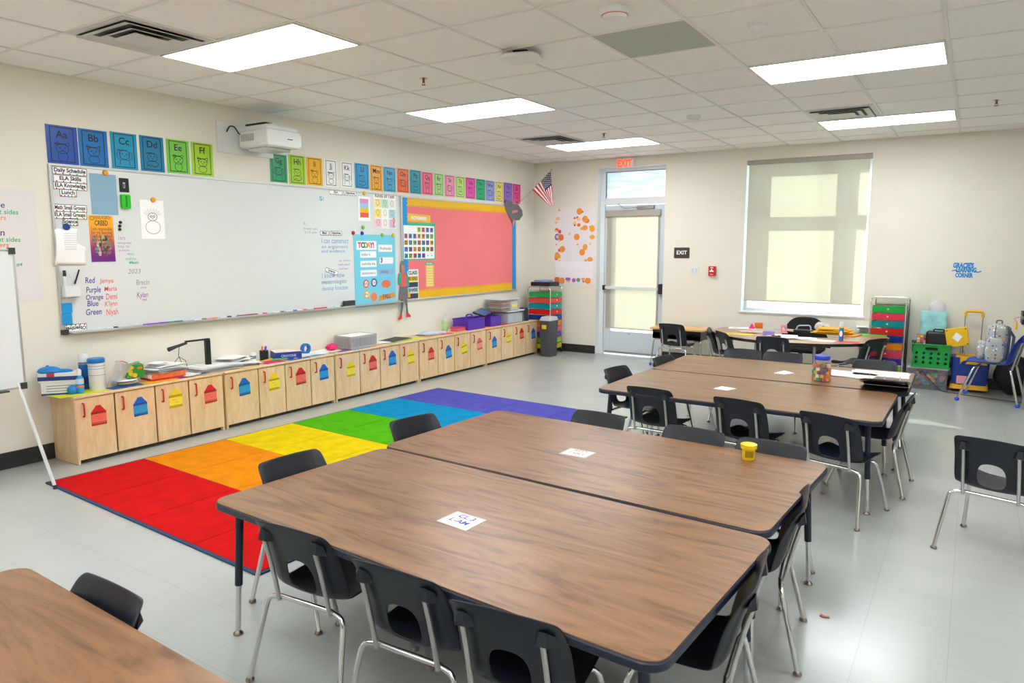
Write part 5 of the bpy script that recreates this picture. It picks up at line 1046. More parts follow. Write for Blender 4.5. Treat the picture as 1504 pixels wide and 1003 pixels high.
def holed(k, W_, H_, th, axis, holes):
    # wall panel with round holes: grid of cells, ring around each hole
    nx, nz, rr, zlo, zhi = holes; cw = W_/nx; chh = (zhi-zlo)/nz
    def add_(pts3, fs): k.add(pts3, fs)
    def V(x, z, y): return (x, y, z)
    for y_ in (0, th):
        k.add([V(-W_/2, 0, y_), V(W_/2, 0, y_), V(W_/2, zlo, y_), V(-W_/2, zlo, y_)], [(0, 1, 2, 3)]); k.add([V(-W_/2, zhi, y_), V(W_/2, zhi, y_), V(W_/2, H_, y_), V(-W_/2, H_, y_)], [(0, 1, 2, 3)])
        for i in range(nx):
            for j in range(nz):
                cx, cz = -W_/2+cw*(i+.5), zlo+chh*(j+.5); out_ = []; inn = []
                for q in range(16):
                    a = 2*PI*q/16+PI/4; c_, s_ = math.cos(a), math.sin(a); m_ = max(abs(c_), abs(s_)); out_.append(V(cx+c_/m_*cw/2, cz+s_/m_*chh/2, y_)); inn.append(V(cx+c_*rr, cz+s_*rr, y_))
                k.add(out_+inn, [(q, (q+1) % 16, 16+(q+1) % 16, 16+q) for q in range(16)])
k = mk(); CWD, CHT = .37, .27
holed(k, CWD, CHT, .006, 0, (5, 3, .016, .03, .19)); k.T = Matrix.Translation((-CWD/2, .155, 0)) @ Matrix.Rotation(PI/2, 4, 'Z'); 
k2 = mk(); k2.T = Matrix.Translation((0, -.155, 0)); holed(k2, CWD, CHT, .006, 0, (5, 3, .016, .03, .19)); k2.T = Matrix.Translation((0, .149, 0)); holed(k2, CWD, CHT, .006, 0, (5, 3, .016, .03, .19))
for sx in (-1, 1): k2.T = Matrix.Translation((sx*(CWD/2-.003)-.0, 0, 0)) @ Matrix.Rotation(PI/2, 4, 'Z') @ Matrix.Translation((0, -.003, 0)); holed(k2, .30, CHT, .006, 0, (4, 3, .016, .03, .19))
k2.T = Matrix.Identity(4); k2.box(-CWD/2, CWD/2, -.155, .155, 0, .006); k2.build('crate_wall', GR, t, smooth=False)
k = mk()
for z0_ in (CHT-.012, 0.0):
    k.box(-CWD/2-.012, CWD/2+.012, -.170, -.155, z0_, z0_+.014).box(-CWD/2-.012, CWD/2+.012, .155, .170, z0_, z0_+.014).box(-CWD/2-.012, -CWD/2, -.155, .155, z0_, z0_+.014).box(CWD/2, CWD/2+.012, -.155, .155, z0_, z0_+.014)
k.build('crate_rim', GR, t, bevel=.003); mk().rbox(-.06, .06, -.1585, -.155, .205, .232, .01).build('hand_hole_shade', mat('hole_shade_green', (16, 40, 24), .8), t)  # hand opening is a dark panel on the wall, shade painted in
random.seed(16); k = mk()
for i in range(26): k.mi = i % 6; k.sph((random.uniform(-.13, .13), random.uniform(-.09, .09), random.uniform(.05, .2)), .045, 8)
tag(k.build('toys', [col(*c) for c in ((200, 40, 50), (40, 60, 150), (60, 110, 200), (120, 160, 210), (226, 160, 40), (90, 40, 90))], t), 'mixed coloured toys', None, None, 'stuff')
t = thing('carry_case', 'black carry case standing in the green crate', 'case', TR(5.655, 9.47, .50)); mk().rbox(-.125, .125, -.07, .07, 0, .17, .03).build('case_body', BLACK, t, bevel=.02); mk().tube(arc_pts([(-.05, 0, .165), (-.05, 0, .195), (.05, 0, .195), (.05, 0, .165)], .02), .008, 8).build('handle', BLACK, t)
t = thing('paint_set', 'paint set with coloured squares in the green crate', 'paint set', TR(5.49, 9.45, .50)); mk().rbox(-.055, .055, -.008, .008, 0, .13, .003).build('tray', mat('smoke_grey', (150, 140, 130), .4), t); k = mk(); random.seed(1)
for i in range(3):
    for j in range(4): k.mi = (i*4+j) % 6; k.box(-.048+.034*i, -.020+.034*i, -.0105, -.008, .008+.03*j, .032+.03*j)
k.build('colour_squares', [col(*c) for c in ((236, 60, 90), (240, 200, 40), (230, 230, 230), (250, 130, 40), (60, 60, 70), (180, 60, 160))], t)
t = thing('shopping_bag', 'pale aqua patterned paper bag standing behind the black case', 'bag', TR(5.59, 9.62, .5)); k = mk(); frus(k, .26, .10, 0, .27, .12, .39); k.build('bag_body', mat('aqua_marble', (160, 222, 226), .6, noise=.25, nscale=9), t); k = mk(); k.T = Matrix.Translation((.03, 0, .38)); k.sph((0, 0, .05), .09, 12, (1, .5, 1)); k.build('tissue_paper', mat('sheer_tissue', (222, 222, 220), .7, alpha=.6), t)
t = thing('rolling_cart', 'blue and yellow wheeled tote with tall yellow handle beside the crate', 'cart', TR(5.985, 9.53, 0)); BLU = mat('cart_blue', (16, 56, 140), .4); YEL = mat('cart_yellow', (236, 176, 10), .4)
k = mk(); frus(k, .34, .26, .09, .38, .30, .40); k.build('tote_body', BLU, t, bevel=.004); k = mk(); frus(k, .38, .30, .035, .36, .28, .09); k.build('base', YEL, t, bevel=.006)
for sx in (-1, 1): mk().tube([(sx*.15-.012, .08, .033), (sx*.15+.012, .08, .033)], .033, 14).build('wheel', BLACK, t)
k = mk(); 
for sx in (-.085, .085): k.tube([(sx, .10, .38), (sx, .13, .86)], .006, 8)
k.build('handle_rods', STEEL, t); mk().tube(arc_pts([(-.085, .13, .84), (-.085, .132, .905), (.085, .132, .905), (.085, .13, .84)], .03), .014, 10).build('handle_grip', YEL, t)
k = mk(); k.rbox(-.10, .16, -.16, -.145, .33, .42, .01).box(-.14, .17, -.14, .13, .40, .415); k.build('lid', YEL, t, bevel=.004)
mk().box(-.12, -.02, -.148, -.142, .10, .19).build('pink_note', col(232, 160, 170), t)
t = thing('square_panel', 'tilted flat yellow square box with a white patch leaning by the cart', 'box', TR(5.86, 9.40, .49) @ Matrix.Rotation(.22, 4, 'Y') @ Matrix.Rotation(-.12, 4, 'X')); t.matrix_world = TR(5.86, 9.385, .525) @ Matrix.Rotation(-.2, 4, 'Y')
mk().rbox(-.11, .11, -.02, .02, 0, .21, .012).build('panel', col(240, 190, 20), t, bevel=.004)
mk().prism([(-.05, .105), (0, .16), (.05, .105), (0, .05)], .0, .003).build('white_patch', WHITE, t, Matrix(((1, 0, 0, 0), (0, 0, -1, -.02), (0, 1, 0, 0), (0, 0, 0, 1))))
k = mk(); [k.tube([(x_, -.019, z_), (x_, -.023, z_)], .008, 8) for x_ in (-.09, .09) for z_ in (.02, .19)]; k.build('corner_dots', mat('brown_dot', (120, 84, 30), .6), t)
t = thing('tripod_prop', 'thin dark wire stand behind the yellow square box', 'stand', TR(5.88, 9.44, .425)); k = mk(); k.tube([(0, 0, 0), (0, -.02, .22)], .004, 6).tube([(.05, 0, 0), (0, -.01, .12)], .003, 6); k.build('wire', STEEL, t)
# dark bag on the floor behind the blue chair
t = thing('duffel_bag', 'soft black bag on the floor behind the blue chair', 'bag', TR(6.42, 9.52, 0)); random.seed(3); k = mk(); k.sph((0, 0, .22), .22, 18, (.95, .72, 1)); k.v = [(x*(1+random.uniform(-.03, .03)), y, max(0, z)) for x, y, z in k.v]; k.build('bag_body', mat('black_cloth', (18, 18, 20), .85), t); mk().tube([(-.08, -.1, .36), (0, -.12, .48), (.08, -.1, .36)], .012, 8).build('strap', mat('black_cloth', (18, 18, 20), .85), t)
# backpack on the blue chair
t = thing('backpack', 'grey backpack with orange and yellow star print sitting on the blue chair', 'backpack', TR(6.19, 9.04, .425, .10))
BPK = bpy.data.materials.new('star_print_cloth'); BPK.use_nodes = True; nt = BPK.node_tree; b = nt.nodes['Principled BSDF']; N = nt.nodes.new; L = nt.links.new
tc = N('ShaderNodeTexCoord'); vo = N('ShaderNodeTexVoronoi'); vo.inputs['Scale'].default_value = 34; L(tc.outputs['Object'], vo.inputs[0]); cr = N('ShaderNodeValToRGB'); cr.color_ramp.interpolation = 'CONSTANT'; e = cr.color_ramp.elements
e[0].position = 0; e[0].color = (1, 1, 1, 1); e[1].position = .33; e[1].color = (0, 0, 0, 1); L(vo.outputs['Distance'], cr.inputs[0])
c2 = N('ShaderNodeValToRGB'); c2.color_ramp.interpolation = 'CONSTANT'; e = c2.color_ramp.elements; e[0].color = (*lin((240, 170, 50)), 1); e[1].position = .35; e[1].color = (*lin((90, 100, 130)), 1); x = e.new(.6); x.color = (*lin((236, 236, 236)), 1)
sp = N('ShaderNodeSeparateColor'); L(vo.outputs['Color'], sp.inputs[0]); L(sp.outputs[0], c2.inputs[0]); mx = N('ShaderNodeMix'); mx.data_type = 'RGBA'; mx.inputs[6].default_value = (*lin((176, 180, 184)), 1); L(cr.outputs[0], mx.inputs[0]); L(c2.outputs[0], mx.inputs[7]); L(mx.outputs[2], b.inputs['Base Color']); b.inputs['Roughness'].default_value = .8
def puff(k, cx, cy, cz, sx, sy, sz, n=14, e_=.55):
    vs = []; fs = []
    for j in range(n+1):
        ph = -PI/2+PI*j/n
        for i in range(2*n):
            th = PI*i/n; f_ = lambda v: math.copysign(abs(v)**e_, v); vs.append((cx+sx*f_(math.cos(ph))*f_(math.cos(th)), cy+sy*f_(math.cos(ph))*f_(math.sin(th)), cz+sz*f_(math.sin(ph))))
    for j in range(n):
        for i in range(2*n): fs.append((j*2*n+i, j*2*n+(i+1) % (2*n), (j+1)*2*n+(i+1) % (2*n), (j+1)*2*n+i))
    return k.add(vs, fs)
k = mk(); puff(k, .01, 0, .205, .095, .15, .205); k.build('main_pouch', BPK, t); k = mk(); puff(k, -.02, -.15, .14, .085, .045, .13); k.build('front_pocket', BPK, t); k = mk(); puff(k, -.12, .0, .12, .045, .09, .10); k.build('side_pocket', BPK, t)
GB = mat('grey_webbing', (96, 104, 114), .8)
mk().tube([(.09, -.06, .38), (.15, -.08, .28), (.14, -.07, .10), (.10, -.06, .03)], .014, 8).build('shoulder_strap', GB, t); mk().tube([(-.02, -.13, .40), (-.03, -.165, .34), (-.02, -.10, .02)], .005, 6).build('zip', GB, t); mk().tube(arc_pts([(.0, .03, .40), (.0, .03, .44), (.05, .03, .44), (.05, .03, .40)], .015), .007, 8).build('grab_handle', GB, t)
mk().rbox(.095, .12, -.10, .10, .04, .38, .01).build('back_panel', GB, t, bevel=.01)
# metal stand at the right edge with a dark stack on top
t = thing('steel_stand', 'grey steel table leg and top cut off at the right edge', 'table', TR(6.47, 8.20, 0)); mk().box(-.02, .02, -.02, .02, 0, .885).build('leg', STEEL, t, bevel=.003); mk().box(.96, 1.0, -.02, .02, 0, .885).build('leg', STEEL, t, bevel=.003)
mk().rbox(-.09, 1.05, -.05, .55, .885, .91, .02).build('stand_top', mat('grey_top', (190, 192, 194), .4), t, bevel=.003)
for sx in (0, .98): mk().box(sx-.02, sx+.02, .48, .52, 0, .885).build('leg', STEEL, t, bevel=.003)
for i, (c, lb, hh) in enumerate(((BLACK, 'black letter tray on the steel stand, lowest of the stack', .05), (mat('smoke_tray', (120, 124, 128), .3), 'smoky letter tray in the middle of the stack', .03), (BLACK, 'black letter tray at the top of the stack', .035))):
    z_ = .91+(0, .05, .08)[i]; t = thing('letter_tray', lb, 'tray', TR(6.53, 8.32, z_), 'letter trays on the steel stand'); k = mk(); k.box(-.17, .17, -.13, .13, 0, .006).box(-.17, -.164, -.13, .13, .006, hh-.001).box(.164, .17, -.13, .13, .006, hh-.001).box(-.164, .164, .124, .13, .006, hh-.001).box(-.164, .164, -.13, -.124, .006, hh*.6); k.build('tray', c, t)
t = thing('fabric_bundle', 'hot pink cloth bundle on top of the black trays at the right edge', 'cloth', TR(6.55, 8.30, 1.026)); random.seed(5); k = mk(); k.sph((0, 0, .02), .07, 12, (1.6, 1, .55)); k.v = [(x*(1+random.uniform(-.1, .1)), y, max(0, z*(1+random.uniform(-.2, .1)))) for x, y, z in k.v]; k.build('cloth', col(236, 20, 110), t)
t = thing('yellow_tassel', 'small yellow tassel on a pink string hanging from the trays', 'tassel', TR(6.32, 8.24, .93)); mk().lathe([(.012, -.07), (.010, -.01), (.004, 0)], n=10).build('tassel', col(240, 180, 40), t); mk().tube([(0, 0, 0), (-.02, 0, .03), (.03, 0, .05), (.06, 0, .04)], .003, 6).build('string', col(226, 60, 100), t)
# scrap on the floor
p = FL(1211, 906); k = mk(); k.prism([(-.02, -.006), (.0, -.012), (.022, -.004), (.018, .006), (-.004, .002), (-.016, .014)], 0, .006); tag(k.build('paper_scrap', mat('reddish_scrap', (170, 110, 90), .8), M=TR(p.x, p.y, 0)), 'tiny reddish brown scrap lying on the floor right of the tables', 'scrap')

# ------------------------------------------------------------ things on the cabinets
CZ_ = ZC+.001
def cyy(u, v, x): return LW(u, v, x)[0]
def on(u, v, x, rz=0, dz=0): return TR(x, cyy(u, v, x), CZ_+dz, rz)
def border(u0, v0, u1, v1, c, label, x0=.225, x1=.335):
    ya_, yb2 = cyy(u0, v0, x1), cyy(u1, v1, x1); L_ = yb2-ya_; n_ = max(3, int(L_/.055)); pts = [(x0-x1, 0), (x0-x1, L_)]
    for i in range(n_):
        for q in (0, .25, .5, .75): pts.append((.012*math.sin(PI*q), L_*(1-(i+q)/n_)))
    tag(mk().prism(pts, 0, .0012).build('scalloped_border', col(*c), M=TR(x1, ya_, CZ_), smooth=False), label, 'paper trim', 'scalloped paper trims on the cabinet tops')
for a in ((84, 578, 160, 566, (222, 226, 30), 'yellow scalloped trim under the glove boxes', .12), (162, 566, 212, 557, (20, 84, 150), 'navy blue scalloped trim below the green tissue box'), (213, 557, 260, 549, (244, 180, 20), 'golden scalloped trim in front of the books'), (262, 549, 284, 545, (96, 50, 130), 'purple scalloped trim beside the long white papers'),
          (390, 531, 420, 526, (236, 20, 140), 'magenta scalloped trim in front of the crayon box'), (424, 526, 456, 520, (20, 80, 170), 'dark blue scalloped trim under white papers'), (457, 520, 477, 517, (40, 160, 206), 'sky blue scalloped trim left of the pink pompom'), (497, 513, 516, 511, (104, 50, 150), 'violet scalloped trim below the grey basket'),
          (517, 511, 545, 507, (30, 150, 206), 'turquoise scalloped trim below the grey basket end'), (546, 506, 556, 505, (240, 130, 40), 'orange scalloped trim right of the grey basket'), (590, 499, 622, 496, (222, 226, 40), 'lemon scalloped trim beside the black folder'), (624, 495, 648, 492, (246, 180, 30), 'amber scalloped trim in the middle of the right half'),
          (649, 492, 667, 489, (236, 40, 140), 'hot pink scalloped trim before the clear bottle'), (668, 489, 704, 483, (246, 190, 30), 'gold scalloped trim below the purple caddy'), (705, 483, 730, 479, (244, 140, 40), 'orange scalloped trim below the second caddy'), (731, 479, 748, 477, (220, 40, 120), 'raspberry scalloped trim below the clear bins'), (749, 476, 766, 474, (244, 120, 40), 'orange scalloped trim near the far end of the cabinets')):
    border(*a)
def boxm(name, label, cat, M, w, d, h, m_, top=None, front=None, group=None, side=None):
    t = thing(name, label, cat, M, group); mk().box(-w/2, w/2, -d/2, d/2, 0, h).build('box_body', m_, t, bevel=.002); return t
WBX = mat('white_carton', (232, 234, 236), .6)
t = boxm('glove_box', 'white glove box with blue base on the left end cabinet, lower of two', 'box', on(92, 573, .15, -.62), .13, .25, .095, WBX)
mk().box(-.0665, .0665, -.1265, .1265, 0, .014).build('blue_base_band', col(40, 80, 150), t); k = mk(); [k.line([(-.09, .07-.02*i), (.1-.03*i, .07-.02*i)], .006, 0) for i in range(3)]; k.build('print', mat('grey_print', (150, 152, 158), .8), t, Matrix(((0, 0, 1, .0656), (1, 0, 0, 0), (0, 1, 0, 0), (0, 0, 0, 1))), smooth=False)
t = boxm('glove_box', 'white glove box with dark blue stripe stacked on the lower one, blue gloves on top', 'box', on(90, 573, .145, -.70, .0955), .13, .26, .07, WBX)
mk().box(-.0665, .0665, -.1315, .1315, .015, .045).build('blue_stripe', col(32, 64, 132), t); mk().box(.0, .0670, -.07, -.02, .045, .0715).build('red_flap', col(200, 60, 80), t)
t = thing('glove_heap', 'heap of bright blue disposable gloves on the upper glove box', 'gloves', on(84, 573, .14, -.6, .166)); random.seed(3); k = mk(); k.sph((0, -.04, .01), .055, 12, (1, 1.5, .7)).sph((0, .04, .005), .04, 10, (1, 2.0, .5)).sph((0, -.05, .045), .014, 8); k.v = [(x, y, max(0, z)) for x, y, z in k.v]; k.build('gloves', mat('blue_nitrile', (16, 130, 206), .4), t)
t = thing('glove_heap', 'small crumpled blue glove at the foot of the glove box', 'gloves', on(107, 575, .25)); k = mk(); k.sph((0, 0, .03), .04, 10, (.9, 1, 1)); k.v = [(x, y, max(0, z)) for x, y, z in k.v]; k.build('glove', mat('blue_nitrile', (16, 130, 206), .4), t)
t = thing('sanitizer_bottle', 'small blue hand sanitizer bottle with white cap in front of the spray can', 'bottle', on(118, 574, .27)); mk().lathe([(.024, 0), (.028, .01), (.028, .12), (.014, .14)], n=20).build('bottle', mat('blue_gel', (50, 150, 214), .2), t); mk().lathe([(.014, .14), (.016, .142), (.012, .185), (.006, .19)], n=16).build('cap', WPL, t); mk().lathe([(.0285, .05), (.0285, .062)], n=20, closed=False).build('orange_band', col(240, 130, 50), t); mk().lathe([(.0284, .075), (.0284, .115)], n=20, closed=False).build('label', mat('pale_blue_label', (190, 210, 230), .4), t)
t = thing('spray_can', 'tall blue aerosol can with white cap behind the wipes', 'spray can', on(125, 568, .12)); mk().lathe([(.034, 0), (.036, .004), (.036, .205), (.033, .215)], n=24).build('can', mat('aerosol_blue', (22, 110, 190), .3, .3), t); mk().lathe([(.034, .215), (.034, .275), (.030, .285)], n=24).build('cap', WPL, t); mk().lathe([(.0364, .195), (.0364, .21)], n=24, closed=False).build('silver_band', STEEL, t); mk().lathe([(.0363, .04), (.0363, .10)], n=24, closed=False).build('dark_label', col(20, 60, 140), t)
t = thing('wipes_canister', 'white wipes canister with bright blue lid on the left cabinet', 'canister', on(144, 572, .24)); mk().lathe([(.054, 0), (.058, .006), (.056, .03), (.058, .035), (.058, .215)], n=28).build('canister', WPL, t); mk().lathe([(.060, .215), (.062, .222), (.062, .245), (.054, .252)], n=28).build('lid', mat('blue_lid_bright', (24, 120, 200), .35), t); k = mk(); [k.lathe([(.0584, z), (.0584, z+.004)], n=28, closed=False) for z in (.17, .19, .12)]; k.build('label_lines', mat('grey_blue_print', (130, 150, 180), .6), t)
t = thing('zip_bag', 'clear zip bag with pink seal leaning against the green tissue box', 'bag', on(163, 566, .20)); k = mk(); k.sheet(lambda u, v: (.05-.14*(u-.5), -.10+.26*u*(.6+.4*v)+.10*v, .012+.21*v*(1-.35*u)+.02*math.sin(5*u+3*v)), 10, 10); k.build('bag_film', mat('zip_film', (206, 208, 214), .25, alpha=.72), t); mk().tube([(.06, .02, .205), (0, .10, .195), (-.05, .17, .165)], .005, 6).build('pink_seal', col(234, 130, 190), t)
t = thing('plate_stack', 'stack of round white plates under the green tissue box', 'plates', on(183, 561, .19)); [mk().lathe([(.06, .007*i), (.095, .007*i+.009)], n=26).build('plate', WHITE if i % 3 else mat('tan_plate', (214, 180, 130), .6), t) for i in range(5)]
t = boxm('tissue_box', 'green cube tissue box with orange flowers on the white plates', 'box', on(196, 553, .17, -.25, .046), .12, .13, .105, mat('tissue_green', (30, 140, 40), .5))
random.seed(4); k = mk()
for i in range(12): k.mi = i % 2; k.disc(random.uniform(-.05, .05), random.uniform(.015, .09), .0603, random.choice((.007, .011, .018)), n=8, t=.0005)
k.build('flowers', [col(240, 120, 30), col(230, 200, 50)], t, Matrix(((0, 0, 1, 0), (1, 0, 0, 0), (0, 1, 0, 0), (0, 0, 0, 1))), smooth=False)
k = mk(); k.T = Matrix(((1, 0, 0, 0), (0, 0, -1, -.005), (0, 1, 0, 0), (0, 0, 0, 1)))
for i in range(10): k.mi = i % 2; k.disc(random.uniform(-.045, .045), random.uniform(.015, .09), .0603, random.choice((.007, .011, .018)), n=8, t=.0005)
k.build('flowers', [col(240, 120, 30), col(230, 200, 50)], t, smooth=False)
bx, by = .19, cyy(240, 556, .19)
for i, (c, lb, h) in enumerate(((mat('red_cover', (196, 40, 40), .5), 'flat red book at the bottom of the pile beside the tissue box', .016), (mat('orange_box_print', (234, 120, 70), .5, noise=.2, nscale=30), 'orange printed box set lying on the red book', .042))):
    t = boxm('book' if i == 0 else 'book_set', lb, 'book', TR(bx, by, CZ_+(0, .0165)[i], -.06), .19, .30, h, c)
    if i: mk().box(-.088, .0955, -.151, -.148, .006, h-.006).build('white_end', WHITE, t)
papers('paper_stack', 'untidy stack of white papers on top of the orange box set', bx, by+.02, CZ_+.060, .20, .30, 9, .1, seed=41, spread=.03, th=.006)
papers('paper_stack', 'folded white booklet on top of the untidy papers', bx-.02, by-.03, CZ_+.118, .12, .16, 3, .5, seed=42, spread=.01, th=.008)
# document camera
by = cyy(306, 533, .12)
t = thing('document_camera', 'black document camera with upright post and long arm over the papers', 'document camera', TR(.12, by, CZ_)); mk().rbox(-.045, .045, -.075, .06, 0, .018, .01).build('base', BLACK, t, bevel=.004); mk().box(-.018, .018, -.022, .022, .018, .27).build('post', BLACK, t, bevel=.003)
(ya_, za_), (yb3, zb3) = LW(272, 497, .12), LW(247, 505, .14); mk().box(-.014, .014, ya_-by, .022, .27, .284).build('arm', BLACK, t, bevel=.003); mk().tube([(0, ya_-by+.01, .264), (.01, yb3-by+.08, .245), (.02, yb3-by, .228)], [.012, .014, .02], 8).build('camera_head', BLACK, t)
k = mk(); yy = ya_-by-.06; k.tube([(.0, yy, .25), (-.005, yy-.01, .16), (.0, yy+.01, .10), (.0, yy+.03, .03)], .0025, 6).tube([(.0, yy-.01, .15), (0, yy-.07, .09), (0, yy-.09, .02)], .0025, 6).tube([(.0, yy-.01, .15), (0, yy+.05, .11), (0, yy+.07, .03)], .0025, 6); k.build('cable', BLACK, t)
for u, v, w, d, r_, lb, n_, tt in ((283, 547, .26, .36, .25, 'long white sheets hanging over the cabinet edge below the document camera', 5, .002), (312, 541, .26, .42, .1, 'pile of white worksheets right of the document camera post', 8, .006), (352, 534, .24, .34, -.2, 'slipping white worksheets in front of the small cup', 6, .005), (343, 527, .20, .28, .4, 'curled white sheets on top of the worksheets', 3, .012), (436, 521, .22, .30, .2, 'white pages in front of the crayon box', 4, .002), (472, 515, .22, .32, .0, 'white pages under the pink pompom', 3, .002), (560, 503, .22, .40, 0, 'white sheets between the basket and the black folder', 4, .002), (634, 489, .22, .40, .1, 'blue tinted paper stack left of the clear bottle', 5, .004)):
    x_ = .17 if u != 343 else .10; papers('paper_stack', lb, x_, cyy(u, v-3, x_), CZ_+(.002 if u != 343 else .05), w, d, n_, r_, seed=int(u), spread=.022, lines=8 if u in (312, 352) else 0, th=tt, m_=WHITE if u != 634 else [mat('bluish_paper', (206, 216, 236), .7), WHITE])
# cups, crayon box
t = thing('paper_cup', 'small white printed cup behind the worksheets', 'cup', on(372, 525, .10)); mk().lathe([(.024, 0), (.03, .09), (.028, .09), (.023, .01)], n=18).build('cup', WHITE, t); mk().lathe([(.0265, .03), (.0285, .06)], n=18, closed=False).build('printed_band', col(120, 130, 150), t)
t = thing('pencil_cup', 'black mesh cup of markers beside the crayon box', 'pencil cup', on(388, 525, .13)); mk().lathe([(.04, 0), (.042, .10), (.039, .10), (.037, .006)], n=20).build('cup', BLACK, t)
for i, (dx, dy, c, lb) in enumerate(((-.015, -.015, (240, 110, 40), 'orange marker leaning left in the black cup'), (.012, .0, (30, 90, 220), 'blue marker standing in the black cup'), (.0, .018, (244, 90, 40), 'red-orange marker leaning right in the black cup'))):
    M = on(388, 525, .13); marker('marker', M @ Matrix.Translation((dx, dy, .008)) @ Matrix.Rotation(-PI/2+.1, 4, 'Y'), c, lb, .135, .008, .35, group='markers in the black cup', body=col(*c))
for u, v, c, lb, rot in ((385, 530, (40, 190, 70), 'green marker lying before the black cup', .3), (399, 529, (50, 200, 60), 'green highlighter lying before the crayon box', -.5), (382, 534, (240, 160, 40), 'orange pencil lying on the worksheets', .1)):
    marker('marker', TR(.25, cyy(u, v, .25), CZ_+.018, PI/2+rot), c, lb, .15, .008, .3, group='loose markers', body=col(*c))
t = boxm('crayon_box', 'blue and lime boxed art supply lying flat with orange and white top', 'box', on(420, 519, .17, 1.12), .26, .21, .072, mat('royal_blue_carton', (24, 60, 150), .45))
mk().box(.1301, .1310, -.105, .105, 0, .072).build('lime_end', col(130, 200, 50), t); mk().box(-.13, .13, -.105, .105, .0721, .0732).build('printed_top', mat('white_orange_top', (240, 226, 214), .5, noise=.15, nscale=12), t)
k = mk(); k.text('CRAYONS', 0, .024, 0, .032, bold=.03, align='CENTER'); k.build('lettering', mat('pale_print', (200, 190, 210), .5), t, Matrix(((1, 0, 0, 0), (0, 0, -1, -.1055), (0, 1, 0, 0), (0, 0, 0, 1))), smooth=False)
t = thing('tape_roll', 'blue tape roll standing on its edge right of the crayon box', 'tape roll', on(449, 518, .13)); k = mk(); k.T = Matrix.Rotation(PI/2, 4, 'Y') @ Matrix.Rotation(0, 4, 'Z'); k.lathe([(.035, -.02), (.055, -.02), (.055, .02), (.035, .02), (.035, -.02)], (-.055, 0, 0), 28, closed=False); k.build('roll', col(30, 110, 190), t)
t = thing('pompom', 'fluffy hot pink pompom on white paper left of the grey basket', 'pompom', on(487, 515, .20, 0, .006)); random.seed(2); k = mk(); k.sph((0, 0, .035), .045, 16, (1.1, 1.7, .75)); k.v = [(x*random.uniform(.85, 1.15), y*random.uniform(.85, 1.15), max(0, z*random.uniform(.85, 1.15))) for x, y, z in k.v]; k.build('pompom', col(226, 10, 110), t, smooth=False)
t = thing('slotted_basket', 'grey slotted plastic basket full of papers on the cabinets', 'basket', TR(.19, cyy(523, 510, .19), CZ_, PI/2)); GB2 = mat('basket_grey', (176, 174, 176), .5); k = mk(); W2, D2, H2 = .40, .26, .14
for y_ in (-D2/2, D2/2-.004):
    k.box(-W2/2, W2/2, y_, y_+.004, 0, .02).box(-W2/2, W2/2, y_, y_+.004, H2-.02, H2)
    for i in range(22): k.box(-W2/2+W2*i/21.9, -W2/2+W2*i/21.9+.011, y_, y_+.004, .02, H2-.02)
for x_ in (-W2/2, W2/2-.004):
    k.box(x_, x_+.004, -D2/2+.004, D2/2-.004, 0, .02).box(x_, x_+.004, -D2/2+.004, D2/2-.004, H2-.02, H2)
    for i in range(14): k.box(x_, x_+.004, -D2/2+.004+(D2-.02)*i/13.9, -D2/2+.004+(D2-.02)*i/13.9+.011, .02, H2-.02)
k.box(-W2/2, W2/2, -D2/2, D2/2, 0, .004); k.build('basket_wall', GB2, t, smooth=False)
papers('paper_stack', 'white papers filling the grey slotted basket', .19, cyy(523, 510, .19), CZ_+.006, .23, .37, 10, 0, seed=51, spread=.006, th=.0145)
papers('folder', 'black folder with a green edge lying on the cabinets', .17, cyy(580, 500, .17), CZ_+.001, .22, .42, 3, .1, seed=52, m_=[BLACK, col(120, 180, 90), col(40, 44, 46)], cat='folder', th=.004)
t = thing('pump_bottle', 'clear pump bottle of green gel beside the pink pencil box', 'bottle', on(653, 486, .15)); mk().lathe([(.034, 0), (.037, .01), (.037, .15), (.015, .175)], n=20).build('bottle', mat('clear_green_gel', (200, 232, 190), .15, alpha=.75), t); mk().lathe([(.014, .175), (.014, .195), (.005, .2), (.005, .225)], n=14).tube([(0, 0, .225), (.04, 0, .222)], .006, 8).build('pump', WPL, t); mk().lathe([(.0376, .04), (.0376, .11)], n=20, closed=False).build('label', mat('lime_label', (170, 216, 130), .4), t)
t = boxm('pencil_box', 'low pink lidded pencil box in front of the purple caddy', 'box', on(673, 486, .24, .05), .11, .20, .045, mat('rose_box', (214, 100, 130), .4)); mk().rbox(-.058, .058, -.104, .104, .045, .056, .01).build('lid', col(196, 50, 96), t)
PURP = mat('purple_caddy_plastic', (88, 42, 178), .4)
def caddy(label, u, v, x, L_, D2, h):
    t = thing('supply_caddy', label, 'caddy', TR(x, cyy(u, v, x), CZ_, PI/2), 'purple supply caddies'); k = mk(); tt = .005
    k.box(-L_/2, L_/2, -D2/2, D2/2, 0, tt).box(-L_/2, L_/2, -D2/2, -D2/2+tt, tt, h).box(-L_/2, L_/2, D2/2-tt, D2/2, tt, h).box(-L_/2, -L_/2+tt, -D2/2+tt, D2/2-tt, tt, h).box(L_/2-tt, L_/2, -D2/2+tt, D2/2-tt, tt, h).box(-tt, tt, -D2/2+tt, D2/2-tt, tt, h*.95)
    k.build('tray', PURP, t, bevel=.003); mk().rbox(-L_/2-.008, L_/2+.008, -D2/2-.008, -D2/2, h-.012, h, .003).rbox(-L_/2-.008, L_/2+.008, D2/2, D2/2+.008, h-.012, h, .003).build('rim', PURP, t)
    mk().tube(arc_pts([(-.07, 0, h*.9), (-.06, 0, h+.045), (.06, 0, h+.045), (.07, 0, h*.9)], .03), .011, 8).build('handle', PURP, t); return t
caddy('large purple supply caddy with top handle on the right cabinets', 689, 483, .20, .38, .26, .15)
